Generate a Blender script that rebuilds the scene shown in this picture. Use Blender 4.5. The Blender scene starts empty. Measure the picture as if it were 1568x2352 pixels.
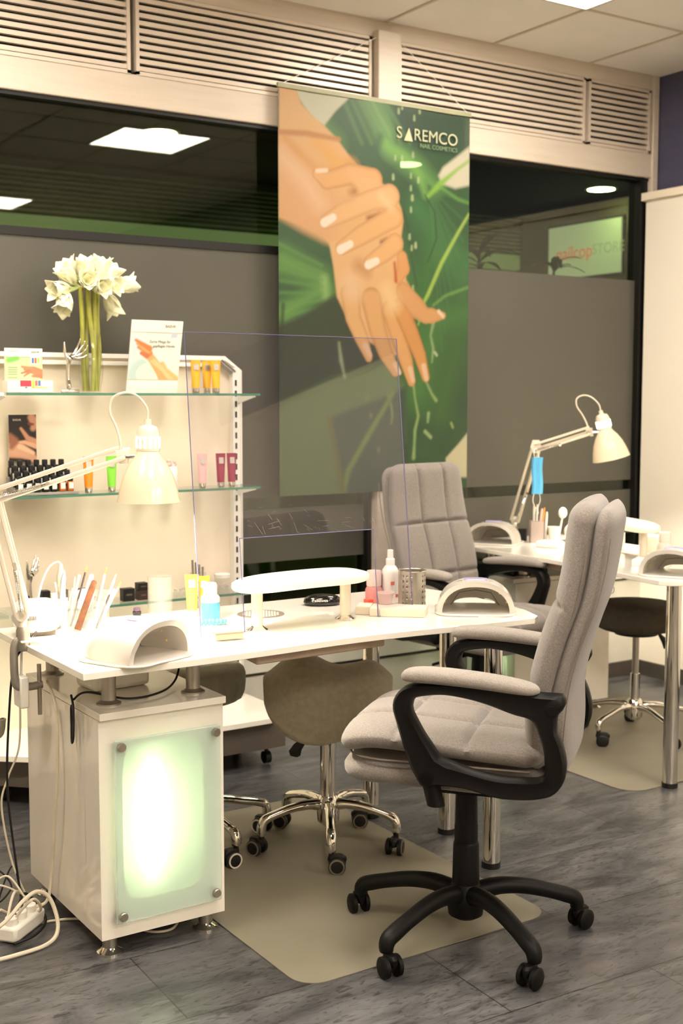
import bpy, bmesh, math, random
import numpy as np
from mathutils import Vector, Matrix, noise
random.seed(7)
S = bpy.context.scene; COL = S.collection
PI = math.pi
# ------------------------------------------------------------ camera, world, exposure
cam = bpy.data.objects.new('camera', bpy.data.cameras.new('camera')); COL.objects.link(cam)
cam.location = (0, 0, 1.42)
cam.rotation_euler = (PI/2 - math.atan(256/2830), 0, -math.radians(33))
cam.data.sensor_fit = 'VERTICAL'; cam.data.sensor_height = 36; cam.data.sensor_width = 24
cam.data.lens = 36*2830/2352
cam.data.clip_start = .05; cam.data.clip_end = 60
cam.data.dof.use_dof = True; cam.data.dof.focus_distance = 3.25; cam.data.dof.aperture_fstop = 4.0
S.camera = cam
w = bpy.data.worlds.new('world'); S.world = w; w.use_nodes = True
w.node_tree.nodes['Background'].inputs[0].default_value = (.9, .8, .65, 1)
w.node_tree.nodes['Background'].inputs[1].default_value = .03
S.view_settings.view_transform = 'Standard'; S.view_settings.look = 'None'
S.view_settings.gamma = 1; S.view_settings.use_curve_mapping = False
S.view_settings.exposure = 1.55
S.cycles.use_denoising = True
S.cycles.max_bounces = 8; S.cycles.transparent_max_bounces = 16
S.cycles.caustics_reflective = False; S.cycles.sample_clamp_indirect = 6
CEIL_W = 12.5      # ceiling panel emission
LAMP_W = 700.0     # desk lamp bulbs
GLOW_W = 34.0      # tubes inside the manicure desks
WARM = (1.0, .905, .785)

# ------------------------------------------------------------ materials
def lin(c):
    return tuple(((v/255)/12.92 if v/255 <= .04045 else ((v/255+.055)/1.055)**2.4) for v in c)
MATS = {}
def mat(name, rgb, rough=.5, metal=0, var=.06, vscale=12, bump=0, bscale=200, trans=0, ior=1.45, coat=0, alpha=1, emit=None, ecol=None, rgb2=None, stretch=(1,1,1), spec=.5, sheen=0):
    if name in MATS: return MATS[name]
    m = bpy.data.materials.new(name); m.use_nodes = True; nt = m.node_tree; N = nt.nodes; L = nt.links
    b = N['Principled BSDF']; c = lin(rgb)
    b.inputs['Roughness'].default_value = rough; b.inputs['Metallic'].default_value = metal
    b.inputs['IOR'].default_value = ior; b.inputs['Transmission Weight'].default_value = trans
    b.inputs['Coat Weight'].default_value = coat; b.inputs['Alpha'].default_value = alpha
    b.inputs['Specular IOR Level'].default_value = spec; b.inputs['Sheen Weight'].default_value = sheen
    tc = N.new('ShaderNodeTexCoord'); mp = N.new('ShaderNodeMapping'); L.new(tc.outputs['Object'], mp.inputs[0])
    mp.inputs['Scale'].default_value = stretch
    if var > 0:
        n = N.new('ShaderNodeTexNoise'); n.inputs['Scale'].default_value = vscale; n.inputs['Detail'].default_value = 4
        L.new(mp.outputs[0], n.inputs['Vector'])
        r = N.new('ShaderNodeValToRGB'); L.new(n.outputs[0], r.inputs[0])
        c2 = lin(rgb2) if rgb2 else tuple(v*(1-var*2) for v in c)
        r.color_ramp.elements[0].position = .3; r.color_ramp.elements[1].position = .7
        r.color_ramp.elements[0].color = (*c2, 1); r.color_ramp.elements[1].color = (*(c if rgb2 else tuple(min(1, v*(1+var)) for v in c)), 1)
        L.new(r.outputs[0], b.inputs['Base Color'])
    else: b.inputs['Base Color'].default_value = (*c, 1)
    if bump:
        n2 = N.new('ShaderNodeTexNoise'); n2.inputs['Scale'].default_value = bscale; n2.inputs['Detail'].default_value = 3
        L.new(mp.outputs[0], n2.inputs['Vector'])
        bp = N.new('ShaderNodeBump'); bp.inputs['Strength'].default_value = bump; bp.inputs['Distance'].default_value = .002
        L.new(n2.outputs[0], bp.inputs['Height']); L.new(bp.outputs[0], b.inputs['Normal'])
    if emit:
        b.inputs['Emission Color'].default_value = (*(ecol or c), 1); b.inputs['Emission Strength'].default_value = emit
    MATS[name] = m; return m
M = {}
M['white_lac'] = mat('white_lacquer', (244,238,226), .12, var=.01, coat=.4)
M['alu'] = mat('painted_frame_aluminium', (205,192,176), .38, .0, var=.03, vscale=4, stretch=(1,1,12))
M['louver'] = mat('louver_aluminium', (214,200,184), .35, .1, var=.03, vscale=4)
M['dark'] = mat('dark_void', (26,24,20), .7)
M['black_rub'] = mat('black_rubber_seal', (14,14,11), .45)
M['ceil'] = mat('ceiling_tile', (230,225,217), .9, var=.02, vscale=3, bump=.15, bscale=300)
M['grid'] = mat('ceiling_grid', (196,184,166), .6, var=.02)
M['chrome'] = mat('chrome', (226,222,214), .06, 1, var=.01)
M['brushed'] = mat('brushed_steel', (196,190,178), .3, 1, var=.06, vscale=30, stretch=(1,1,30))
M['satin'] = mat('satin_aluminium_post', (176,170,160), .35, 1, var=.03)
M['plastic'] = mat('black_chair_plastic', (11,9,8), .5, var=.1, vscale=20, bump=.06, bscale=500, spec=.25)
M['blackgloss'] = mat('black_gloss', (10,10,10), .08, var=.02, coat=.5)
M['black'] = mat('black_matt', (20,19,18), .5)
M['fabric'] = mat('chair_fabric', (140,132,126), .92, var=.1, vscale=260, rgb2=(116,108,101), bump=.55, bscale=420, sheen=.3)
M['padfab'] = mat('armpad_fabric', (158,150,142), .95, var=.1, vscale=300, rgb2=(134,126,118), bump=.55, bscale=420, sheen=.3)
M['stitch'] = mat('stitching_thread', (120,108,98), .8)
M['olive'] = mat('olive_stool_cover', (170,160,137), .85, var=.06, vscale=60, bump=.2, bscale=500, sheen=.35)
M['grey_cov'] = mat('grey_stool_cover', (150,145,126), .85, var=.06, vscale=50, bump=.2, bscale=500, sheen=.3)
M['lampw'] = mat('lamp_white_enamel', (224,214,196), .25, var=.01, coat=.3)
M['cream'] = mat('cream_panel', (238,225,202), .5, var=.01, vscale=2)
M['vinylw'] = mat('white_vinyl_cushion', (246,238,222), .4, var=.015, coat=.1)
M['white'] = mat('white_plastic', (240,236,226), .35, var=.01)
M['paper'] = mat('white_paper', (240,234,222), .8, var=.02)
M['greyp'] = mat('grey_plinth', (96,88,80), .5, var=.05)
M['matvinyl'] = mat('floor_mat_vinyl', (134,127,110), .5, var=.06, vscale=3, bump=.1, bscale=250)
M['glassgreen'] = mat('glass_shelf_edge', (96,150,128), .12, var=.03, trans=.35)
def glass_mat(name, tint, fac, rough=.02, refl=1.0):
    m = bpy.data.materials.new(name); m.use_nodes = True; nt = m.node_tree; N = nt.nodes; L = nt.links
    for n in list(N): N.remove(n)
    o = N.new('ShaderNodeOutputMaterial'); t = N.new('ShaderNodeBsdfTransparent'); t.inputs[0].default_value = (*tint, 1)
    g = N.new('ShaderNodeBsdfGlossy'); g.inputs['Roughness'].default_value = rough
    lw = N.new('ShaderNodeLayerWeight'); lw.inputs[0].default_value = .5      # Schlick reflectance, the same from both faces
    pw = N.new('ShaderNodeMath'); pw.operation = 'POWER'; pw.inputs[1].default_value = 5; L.new(lw.outputs['Facing'], pw.inputs[0])
    mu = N.new('ShaderNodeMath'); mu.operation = 'MULTIPLY_ADD'; mu.inputs[1].default_value = .95*refl; mu.inputs[2].default_value = .045*refl; L.new(pw.outputs[0], mu.inputs[0])
    mx = N.new('ShaderNodeMixShader'); L.new(mu.outputs[0], mx.inputs[0]); L.new(t.outputs[0], mx.inputs[1]); L.new(g.outputs[0], mx.inputs[2])
    last = mx
    if fac > 0:
        d = N.new('ShaderNodeBsdfDiffuse'); d.inputs[0].default_value = (.8,.78,.78,1)
        m2 = N.new('ShaderNodeMixShader'); m2.inputs[0].default_value = fac
        L.new(mx.outputs[0], m2.inputs[1]); L.new(d.outputs[0], m2.inputs[2]); last = m2
    L.new(last.outputs[0], o.inputs[0]); MATS[name] = m; return m
M['window'] = glass_mat('window_glass', (.74,.80,.66), .0, .01, 1.3)
M['plexi'] = glass_mat('clear_acrylic_sheet', (.93,.92,.945), .006, .01, 1.0)
M['plexiedge'] = mat('acrylic_edge', (120,116,160), .2, var=.02, trans=.3)
M['shelfglass'] = glass_mat('shelf_glass', (.93,.98,.95), .01, .02, 1.0)
M['vaseglass'] = glass_mat('vase_glass', (.985,.99,.98), .01, .02, .5)
M['acryl'] = glass_mat('acrylic_holder', (.98,.98,.97), .07, .05, .6)
def paint(name, rough=.6, transm=0.0, ink=1.0):
    m = bpy.data.materials.new(name); m.use_nodes = True; nt = m.node_tree
    a = nt.nodes.new('ShaderNodeVertexColor'); a.layer_name = 'print'
    b = nt.nodes['Principled BSDF']; b.inputs['Roughness'].default_value = rough
    mu = nt.nodes.new('ShaderNodeMixRGB'); mu.blend_type = 'MULTIPLY'; mu.inputs[0].default_value = 1; mu.inputs[2].default_value = (ink,ink,ink,1)
    nt.links.new(a.outputs[0], mu.inputs[1]); nt.links.new(mu.outputs[0], b.inputs['Base Color'])
    if transm:
        o = nt.nodes['Material Output']; t = nt.nodes.new('ShaderNodeBsdfTransparent'); t.inputs[0].default_value = (1,1,1,1)
        mx = nt.nodes.new('ShaderNodeMixShader'); mx.inputs[0].default_value = transm
        nt.links.new(b.outputs[0], mx.inputs[1]); nt.links.new(t.outputs[0], mx.inputs[2]); nt.links.new(mx.outputs[0], o.inputs[0])
    return m
def emis(name, col, strength):
    m = bpy.data.materials.new(name); m.use_nodes = True; nt = m.node_tree
    b = nt.nodes['Principled BSDF']; b.inputs['Base Color'].default_value = (*col,1)
    b.inputs['Emission Color'].default_value = (*col,1); b.inputs['Emission Strength'].default_value = strength
    return m

# ------------------------------------------------------------ mesh helpers
class MB:
    def __init__(s): s.v = []; s.f = []
    def add(s, v, f):
        n = len(s.v); s.v += [tuple(p) for p in v]; s.f += [tuple(i+n for i in q) for q in f]; return s
    def box(s, x0,x1,y0,y1,z0,z1):
        return s.add([(x0,y0,z0),(x1,y0,z0),(x1,y1,z0),(x0,y1,z0),(x0,y0,z1),(x1,y0,z1),(x1,y1,z1),(x0,y1,z1)],
                     [(0,3,2,1),(4,5,6,7),(0,1,5,4),(1,2,6,5),(2,3,7,6),(3,0,4,7)])
    def prism(s, poly, z0, z1):
        n = len(poly)
        return s.add([(x,y,z0) for x,y in poly]+[(x,y,z1) for x,y in poly],
                     [tuple(range(n-1,-1,-1)), tuple(range(n,2*n))]+[(i,(i+1)%n,n+(i+1)%n,n+i) for i in range(n)])
    def rings(s, rs, cap=True, closed=False):
        n = len(rs[0]); v = [p for r in rs for p in r]; f = []
        k = len(rs)
        for i in range(k if closed else k-1):
            a = i*n; b = ((i+1)%k)*n
            f += [(a+j, a+(j+1)%n, b+(j+1)%n, b+j) for j in range(n)]
        if cap and not closed: f += [tuple(range(n-1,-1,-1)), tuple(range((k-1)*n, k*n))]
        return s.add(v, f)
    def tube(s, path, r, n=10, closed=False, flat=None):
        P = [Vector(p) for p in path]; k = len(P)
        R = r if isinstance(r, list) else [r]*k
        up = None; rs = []
        for i in range(k):
            a = P[(i-1)%k] if (closed or i>0) else P[i]; b = P[(i+1)%k] if (closed or i<k-1) else P[i]
            t = (b-a).normalized() if (b-a).length > 1e-9 else Vector((0,0,1))
            if up is None:
                up = t.orthogonal().normalized()
                if flat: up = (Vector(flat)-t*Vector(flat).dot(t)).normalized()
            up = (up - t*up.dot(t)).normalized(); sd = t.cross(up)
            q = R[i]; qa, qb = q if isinstance(q, tuple) else (q, q)
            rs.append([P[i]+up*math.cos(2*PI*j/n)*qa+sd*math.sin(2*PI*j/n)*qb for j in range(n)])
        return s.rings(rs, True, closed)
    def cyl(s, p, r, z0, z1, n=24, r1=None):
        x, y = p[:2]; r1 = r if r1 is None else r1
        return s.rings([[(x+q*math.cos(2*PI*j/n), y+q*math.sin(2*PI*j/n), z) for j in range(n)] for q, z in ((r,z0),(r1,z1))])
    def lathe(s, prof, p=(0,0,0), n=28, cap=True):
        x,y,z0 = p
        return s.rings([[(x+r*math.cos(2*PI*j/n), y+r*math.sin(2*PI*j/n), z0+z) for j in range(n)] for r,z in prof], cap)
    def sphere(s, c, r, nu=16, nv=10, sc=(1,1,1)):
        rs = []
        for i in range(nv+1):
            a = -PI/2+PI*i/nv; q = max(math.cos(a), .001)
            rs.append([(c[0]+r*sc[0]*q*math.cos(2*PI*j/nu), c[1]+r*sc[1]*q*math.sin(2*PI*j/nu), c[2]+r*sc[2]*math.sin(a)) for j in range(nu)])
        return s.rings(rs)
    def xf(s, m): s.v = [tuple(m @ Vector(p)) for p in s.v]; return s
def obj(name, mb, m, parent=None, bevel=0, smooth=True, sub=0, ang=35, seg=2):
    me = bpy.data.meshes.new(name); me.from_pydata(mb.v, [], mb.f); me.update()
    bm = bmesh.new(); bm.from_mesh(me); bmesh.ops.recalc_face_normals(bm, faces=bm.faces)
    if smooth:
        for f in bm.faces: f.smooth = True
        for e in bm.edges:
            if len(e.link_faces) == 2 and e.calc_face_angle(0) > math.radians(ang): e.smooth = False
    bm.to_mesh(me); bm.free()
    o = bpy.data.objects.new(name, me); COL.objects.link(o); me.materials.append(m)
    if bevel:
        b = o.modifiers.new('bevel', 'BEVEL'); b.width = bevel; b.segments = seg; b.limit_method = 'ANGLE'; b.angle_limit = math.radians(40)
        b.harden_normals = False
    if sub:
        q = o.modifiers.new('sub', 'SUBSURF'); q.levels = sub; q.render_levels = sub
    if parent: o.parent = parent
    return o
def tag(o, label, cat, group=None):
    o['label'] = label; o['category'] = cat
    if group: o['group'] = group
    return o
def thing(name, label, cat, loc=(0,0,0), rz=0, group=None):
    o = bpy.data.objects.new(name, None); COL.objects.link(o); o.empty_display_size = .05
    o.location = loc; o.rotation_euler = (0,0,rz); return tag(o, label, cat, group)
def struct(name, mb, m, **k):
    o = obj(name, mb, m, **k); o['kind'] = 'structure'; return o
def copy_tree(o, loc, rz, label=None, group=None, name=None):
    def cp(q, par):
        c = q.copy(); COL.objects.link(c); c.parent = par
        for ch in [x for x in allobj if x.parent == q]: cp(ch, c)
        return c
    allobj = list(COL.objects); r = cp(o, None); r.location = loc; r.rotation_euler = (0,0,rz)
    if label: r['label'] = label
    if group: r['group'] = group
    return r
def spline(pts, n=8, closed=False):
    P = [Vector(p) for p in pts]; k = len(P); out = []
    rng = range(k if closed else k-1)
    for i in rng:
        g = (lambda j: P[j%k]) if closed else (lambda j: P[max(0,min(k-1,j))])
        a,b,c,d = g(i-1),g(i),g(i+1),g(i+2)
        for q in range(n):
            t = q/n; out.append(.5*((2*b)+(c-a)*t+(2*a-5*b+4*c-d)*t*t+(3*b-a-3*c+d)*t**3))
    if not closed: out.append(P[-1])
    return out
def text(name, s, size, m, parent, loc, rot, ext=.0004, align='CENTER', sx=1):
    cu = bpy.data.curves.new(name, 'FONT'); cu.body = s; cu.size = size; cu.extrude = ext; cu.align_x = align; cu.align_y = 'CENTER'
    t = bpy.data.objects.new(name, cu); COL.objects.link(t)
    dg = bpy.context.evaluated_depsgraph_get(); me = bpy.data.meshes.new_from_object(t.evaluated_get(dg))
    bpy.data.objects.remove(t); o = bpy.data.objects.new(name, me); COL.objects.link(o)
    me.materials.clear(); me.materials.append(m); o.parent = parent; o.location = loc; o.rotation_euler = rot; o.scale = (sx,1,1)
    return o
# printed artwork: colours computed on a grid of vertices from soft polygons and strokes, in metres on the sheet
def print_sheet(name, w0, w1, h0, h1, bg, els, m, parent, place, step=.004, grain=.05):
    nx = max(2, int((w1-w0)/step)); ny = max(2, int((h1-h0)/step))
    X, Y = np.meshgrid(np.linspace(w0,w1,nx+1), np.linspace(h0,h1,ny+1)); X = X.ravel(); Y = Y.ravel()
    Cc = np.array([lin(bg)]*len(X))
    ph = [noise.fractal(Vector((x*3,y*3,.3)), 1, 2, 4) for x,y in zip(X,Y)] if grain else 0
    Cc *= (1+grain*4*np.array(ph)[:,None]) if grain else 1
    def seg(a, b):
        ax,ay = a; dx,dy = b[0]-ax, b[1]-ay; L2 = dx*dx+dy*dy+1e-12
        t = np.clip(((X-ax)*dx+(Y-ay)*dy)/L2, 0, 1); ex = X-ax-t*dx; ey = Y-ay-t*dy
        return np.hypot(ex,ey), t, (dx*ey-dy*ex)/math.sqrt(L2)
    for e in els:
        if e[0] == 'P':
            pts, col, s = e[1], e[2], e[3]; n = len(pts); d = np.full(len(X), 9.); ins = np.zeros(len(X), bool)
            for i in range(n):
                a, b = pts[i], pts[(i+1)%n]; dd,_,_ = seg(a,b); d = np.minimum(d,dd)
                c1 = (a[1] > Y) != (b[1] > Y)
                xx = (b[0]-a[0])*(Y-a[1])/((b[1]-a[1]) if abs(b[1]-a[1])>1e-9 else 1e-9)+a[0]
                ins ^= c1 & (X < xx)
            sd = np.where(ins, -d, d); al = np.clip(.5-sd/(2*s), 0, 1); cc = np.array([lin(col)]*len(X))
        else:
            pts, rr, col, s, sh = e[1:]; best = np.full(len(X), 9.); side = np.zeros(len(X)); R = np.ones(len(X))*rr[0]
            for i in range(len(pts)-1):
                d,t,sg = seg(pts[i],pts[i+1]); r = rr[i]+(rr[i+1]-rr[i])*t; q = d-r
                k = q < best; best = np.where(k,q,best); side = np.where(k,sg,side); R = np.where(k,r,R)
            al = np.clip(.5-best/(2*s), 0, 1); cc = np.array([lin(col)]*len(X))
            if sh: 
                rel = np.clip(-best/R, 0, 1); cc = cc*(1-sh*.62*(1-np.clip(rel*2.2,0,1))[:,None]**1.5*np.array([[.75,1,1.15]]))
        Cc = Cc*(1-al[:,None])+cc*al[:,None]
    v = [place(x,y) for x,y in zip(X,Y)]
    f = [(j*(nx+1)+i, j*(nx+1)+i+1, (j+1)*(nx+1)+i+1, (j+1)*(nx+1)+i) for j in range(ny) for i in range(nx)]
    me = bpy.data.meshes.new(name); me.from_pydata(v, [], f); me.update()
    ca = me.color_attributes.new('print', 'FLOAT_COLOR', 'POINT')
    ca.data.foreach_set('color', np.concatenate([np.clip(Cc,0,1), np.ones((len(X),1))],1).ravel().astype(np.float32))
    me.polygons.foreach_set('use_smooth', [True]*len(f))
    o = bpy.data.objects.new(name, me); COL.objects.link(o); me.materials.append(m)
    if parent: o.parent = parent
    return o

# ------------------------------------------------------------ room shell
# room: x -2.2..4.84, y -3..4.54 (shopfront), z 0..3.05
XR = 4.80; YW = 4.54
def floor_material():
    m = bpy.data.materials.new('vinyl_plank_floor'); m.use_nodes = True; nt = m.node_tree; N = nt.nodes; L = nt.links
    b = N['Principled BSDF']; tc = N.new('ShaderNodeTexCoord'); mp = N.new('ShaderNodeMapping'); L.new(tc.outputs['Object'], mp.inputs[0])
    mp.inputs['Rotation'].default_value = (0,0,math.radians(2))
    br = N.new('ShaderNodeTexBrick'); L.new(mp.outputs[0], br.inputs['Vector'])
    br.inputs['Scale'].default_value = 1; br.inputs['Brick Width'].default_value = 1.1; br.inputs['Row Height'].default_value = .36
    br.inputs['Mortar Size'].default_value = .0022; br.inputs['Mortar Smooth'].default_value = .3; br.offset = .4
    br.inputs['Color1'].default_value = (*lin((98,98,100)),1); br.inputs['Color2'].default_value = (*lin((84,84,86)),1); br.inputs['Mortar'].default_value = (*lin((52,49,48)),1)
    mp2 = N.new('ShaderNodeMapping'); L.new(tc.outputs['Object'], mp2.inputs[0]); mp2.inputs['Scale'].default_value = (1,3.2,1); mp2.inputs['Rotation'].default_value = (0,0,math.radians(8))
    n1 = N.new('ShaderNodeTexNoise'); n1.inputs['Scale'].default_value = 3.2; n1.inputs['Detail'].default_value = 9; n1.inputs['Roughness'].default_value = .62; n1.inputs['Distortion'].default_value = 1.2
    L.new(mp2.outputs[0], n1.inputs['Vector'])
    r1 = N.new('ShaderNodeValToRGB'); L.new(n1.outputs[0], r1.inputs[0]); r1.color_ramp.elements[0].position = .34; r1.color_ramp.elements[1].position = .66
    r1.color_ramp.elements[0].color = (.36,.36,.37,1); r1.color_ramp.elements[1].color = (1.25,1.22,1.18,1)
    n2 = N.new('ShaderNodeTexNoise'); n2.inputs['Scale'].default_value = 14; n2.inputs['Detail'].default_value = 8; n2.inputs['Distortion'].default_value = 2.5
    L.new(mp2.outputs[0], n2.inputs['Vector'])
    r2 = N.new('ShaderNodeValToRGB'); L.new(n2.outputs[0], r2.inputs[0]); r2.color_ramp.elements[0].position = .36; r2.color_ramp.elements[1].position = .46
    r2.color_ramp.elements[0].color = (.50,.49,.48,1); r2.color_ramp.elements[1].color = (1,1,1,1)
    m1 = N.new('ShaderNodeMixRGB'); m1.blend_type = 'MULTIPLY'; m1.inputs[0].default_value = 1; L.new(br.outputs[0], m1.inputs[1]); L.new(r1.outputs[0], m1.inputs[2])
    m2 = N.new('ShaderNodeMixRGB'); m2.blend_type = 'MULTIPLY'; m2.inputs[0].default_value = 1; L.new(m1.outputs[0], m2.inputs[1]); L.new(r2.outputs[0], m2.inputs[2])
    L.new(m2.outputs[0], b.inputs['Base Color']); b.inputs['Roughness'].default_value = .30
    bp = N.new('ShaderNodeBump'); bp.inputs['Strength'].default_value = .25; bp.inputs['Distance'].default_value = .002; L.new(n2.outputs[0], bp.inputs['Height']); L.new(bp.outputs[0], b.inputs['Normal'])
    return m
struct('floor', MB().box(-2.2,XR,-3,YW,-.06,0), floor_material(), smooth=False)
struct('ceiling', MB().box(-2.2,XR+.1,-3,YW,3.05,3.11), M['ceil'], smooth=False)
g = MB()
for k in range(-6, 5): g.box(3.75+k*.6-1.2-.006, 3.75+k*.6-1.2+.006, -3, YW-.03, 3.044, 3.0502)
for k in range(-11, 2): g.box(-2.2, XR, 3.9+k*.6-.006, 3.9+k*.6+.006, 3.0445, 3.0502)
struct('trim_ceiling_grid', g, M['grid'], smooth=False)
struct('wall_left', MB().box(-2.3,-2.2,-3,YW,0,3.05), M['cream'], smooth=False)
struct('wall_front', MB().box(-2.2,XR,-3.1,-3,0,3.05), M['cream'], smooth=False)
blue = mat('blue_grey_wall_panel', (72,72,96), .45, var=.08, vscale=2, stretch=(1,1,5))
struct('wall_right', MB().box(XR+.04,XR+.1,-3,YW,0,3.05), blue, smooth=False)
# pale partition lining in front of the blue wall
part = mat('pale_partition', (238,230,214), .6, var=.01, vscale=2)
struct('wall_partition', MB().box(4.755,4.84,-3,4.49,0,2.425), part, smooth=False)
struct('trim_partition_cap', MB().box(4.735,4.845,-3,4.53,2.425,2.465), M['cream'], bevel=.003)
struct('baseboard_right', MB().box(4.74,4.756,-3,4.49,0,.075), mat('dark_baseboard',(70,64,58),.5), smooth=False)
struct('baseboard_back', MB().box(3.2,4.74,4.475,4.49,0,.075), MATS['dark_baseboard'], smooth=False)
# shopfront wall: low panel, frames, transom, louvers
struct('wall_back', MB().box(-2.2,-.2,4.50,4.60,.545,2.545), M['cream'], smooth=False)
sill = mat('sill_panel', (206,203,190), .45, var=.03)
b = MB().box(-2.2,XR,4.49,4.60,0,.26); b.box(-2.2,XR,4.475,4.60,.275,.50); b.box(-2.2,XR,4.46,4.62,.51,.545)
struct('wall_back_lower_panel', b, sill, bevel=.004)
b = MB().box(-2.2,4.83,4.50,4.60,2.545,2.665); b.box(-2.2,4.83,4.50,4.60,2.975,3.05)
b.box(3.085,3.205,4.46,4.60,.545,3.0); b.box(4.795,4.835,4.49,4.60,2.40,3.05); b.box(-.2,-.08,4.46,4.60,.545,3.0)
struct('trim_shopfront_frame', b, M['alu'], bevel=.004)
b = MB()
for x in (3.075,3.215,4.745): b.box(x-.011,x+.011,4.505,4.59,.545,2.548)
b.box(-2.2,XR,4.515,4.59,2.53,2.546); b.box(-2.2,3.08,4.53,4.56,2.030,2.062); b.box(4.756,4.80,4.52,4.6,.5,2.53)
struct('trim_shopfront_seal', b, M['black_rub'])
def louver(x0, x1, label):
    t = thing('louver_grille', label, 'vent', ((x0+x1)/2,4.5,2.665), 0, 'louvred vent grilles over the shop window')
    hw = (x1-x0)/2
    obj('backing', MB().box(-hw,hw,.07,.08,.0,.31), M['dark'], t)
    f = MB().box(-hw-.006,hw+.006,-.004,.05,-.002,.012); f.box(-hw-.006,hw+.006,-.004,.05,.298,.31); f.box(-hw-.006,-hw+.008,-.004,.05,0,.31); f.box(hw-.008,hw+.006,-.004,.05,0,.31)
    obj('frame', f, M['louver'], t)
    for k in range(10):
        z = .016+k*.0285
        s = MB().add([(-hw,.0,z),(hw,.0,z),(hw,.0,z+.017),(-hw,.0,z+.017),(-hw,.035,z+.004),(hw,.035,z+.004),(hw,.035,z+.02),(-hw,.035,z+.02)],
                     [(0,1,2,3),(3,2,6,7),(7,6,5,4),(4,5,1,0),(0,3,7,4),(1,5,6,2)])
        obj('slat', s, M['louver'], t)
    return t
louver(-.05,1.955,'wide aluminium louvred vent at the far left above the dark window')
louver(1.99,3.07,'aluminium louvred vent left of the white pillar, above the banner top corner')
louver(3.225,4.325,'aluminium louvred vent right of the white pillar behind the hanging strings')
louver(4.36,4.775,'short louvred vent panel at the right end beside the blue wall')
struct('window_1', MB().box(-.08,3.075,4.548,4.556,.545,2.535), M['window'], smooth=False)
struct('window_2', MB().box(3.215,4.745,4.548,4.556,.545,2.535), M['window'], smooth=False)
frost = mat('frosted_window_film', (86,84,76), .28, var=.02, vscale=1.5, spec=.35)
b = MB()
for x0,x1 in ((-.08,3.064),(3.226,4.735)):
    b.box(x0,x1,4.538,4.541,1.012,2.030); b.box(x0,x1,4.538,4.541,.735,.962)
o = struct('trim_frosted_film', b, frost, smooth=False)
# mall beyond the glass
dk = mat('mall_dark_surface', (40,44,26), .6, var=.1, vscale=2)
struct('floor_mall', MB().box(-1,12,4.62,8.4,-.06,0), dk, smooth=False)
struct('ceiling_mall', MB().box(-1,12,4.62,8.4,3.06,3.12), mat('mall_ceiling',(60,62,50),.8), smooth=False)
struct('wall_mall_back', MB().box(-1,12,8.4,8.5,0,3.06), mat('mall_green_wall',(84,100,46),.7), smooth=False)
mg = emis('fascia_painted_glow', (.22,.29,.13), .22)  # emission stands in for light falling on the transom strip
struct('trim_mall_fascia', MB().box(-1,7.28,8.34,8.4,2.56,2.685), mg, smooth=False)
b = MB()
for k in range(9): b.box(-1,7.28,8.32,8.36,2.71+k*.034,2.724+k*.034)
struct('trim_mall_louver', b, mat('mall_louver',(150,158,112),.5), smooth=False)
struct('wall_mall_side', MB().box(7.3,7.4,4.7,8.4,0,3.02), mat('mall_side_wall',(92,84,66),.6), smooth=False)
for x,l in ((3.28,'left'),(5.15,'middle (through the banner)'),(7.02,'right')):
    t = thing('downlight', 'round downlight in the ceiling beyond the glass, %s of three' % l, 'ceiling light', (x,7.1,3.06), 0, 'round downlights in the mall')
    obj('lens', MB().cyl((0,0),.105,-.006,0,28), emis('downlight_lens',(.85,1,.55),14), t)
    obj('rim', MB().lathe([(.105,-.004),(.125,-.004),(.125,0),(.105,0)],cap=False), M['alu'], t)
# lit sign across the mall
t = thing('lightbox_sign', 'pale lit shop sign with red lettering beyond the right window', 'sign', (7.29,7.12,2.44))
obj('frame', MB().box(-.012,.0,-.02,.86,-.02,.45), M['dark'], t)
o = obj('panel', MB().box(-.022,-.011,0,.84,0,.43), emis('lightbox_face',(.46,.50,.34),.28), t)
text('red_lettering','nailcop',.15, emis('lightbox_red',(.62,.10,.05),.4), o, (-.0235,.53,.2), (PI/2,0,-PI/2), .0005)
text('grey_lettering','STORE',.12, emis('lightbox_grey',(.28,.33,.2),.35), o, (-.0235,.14,.2), (PI/2,0,-PI/2), .0005)
leafm = mat('dark_palm_leaf', (52,72,34), .5, var=.15)
def palm(x, y, z0, label, n=9, s=.17, seed=1):
    rn = random.Random(seed)
    t = thing('potted_palm', label, 'plant', (x,y,z0), rn.random()*6, 'potted plants beyond the glass')
    obj('pot', MB().lathe([(.05,0),(.075,.0),(.09,.14),(.08,.14),(.07,.12)],n=20), M['black'], t)
    obj('stem', MB().tube([(0,0,.1),(.004,0,.28)],.008,8), leafm, t)
    for k in range(n):
        a = k*2.4+rn.random()*.4; e = .3+rn.random()*.8; L = s*(.8+.5*rn.random())
        pts = [Vector((0,0,.22+.008*k))]
        for q in range(1,7):
            u = q/6; pts.append(Vector((math.cos(a)*L*u*math.cos(e*(1-u)), math.sin(a)*L*u*math.cos(e*(1-u)), .22+.008*k+L*(math.sin(e)*u-.55*u*u))))
        obj('leaf', MB().tube(pts,[(.002,.004),(.002,.018),(.002,.026),(.002,.028),(.002,.022),(.002,.012),(.001,.001)],6,flat=(0,0,1)), leafm, t)
    return t
ledge = mat('mall_ledge', (120,140,160), .5)
tag(obj('planter_ledge', MB().box(4.3,6.2,5.35,5.6,0,1.94), dk), 'dark planter wall standing outside behind the right window', 'planter')
palm(4.46,5.45,1.94,'dark palm-like plant just right of the banner beyond the glass',11,.24,3)
palm(5.02,5.45,1.94,'dark bushy plant in front of the lit sign beyond the glass',9,.2,5)
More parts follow.
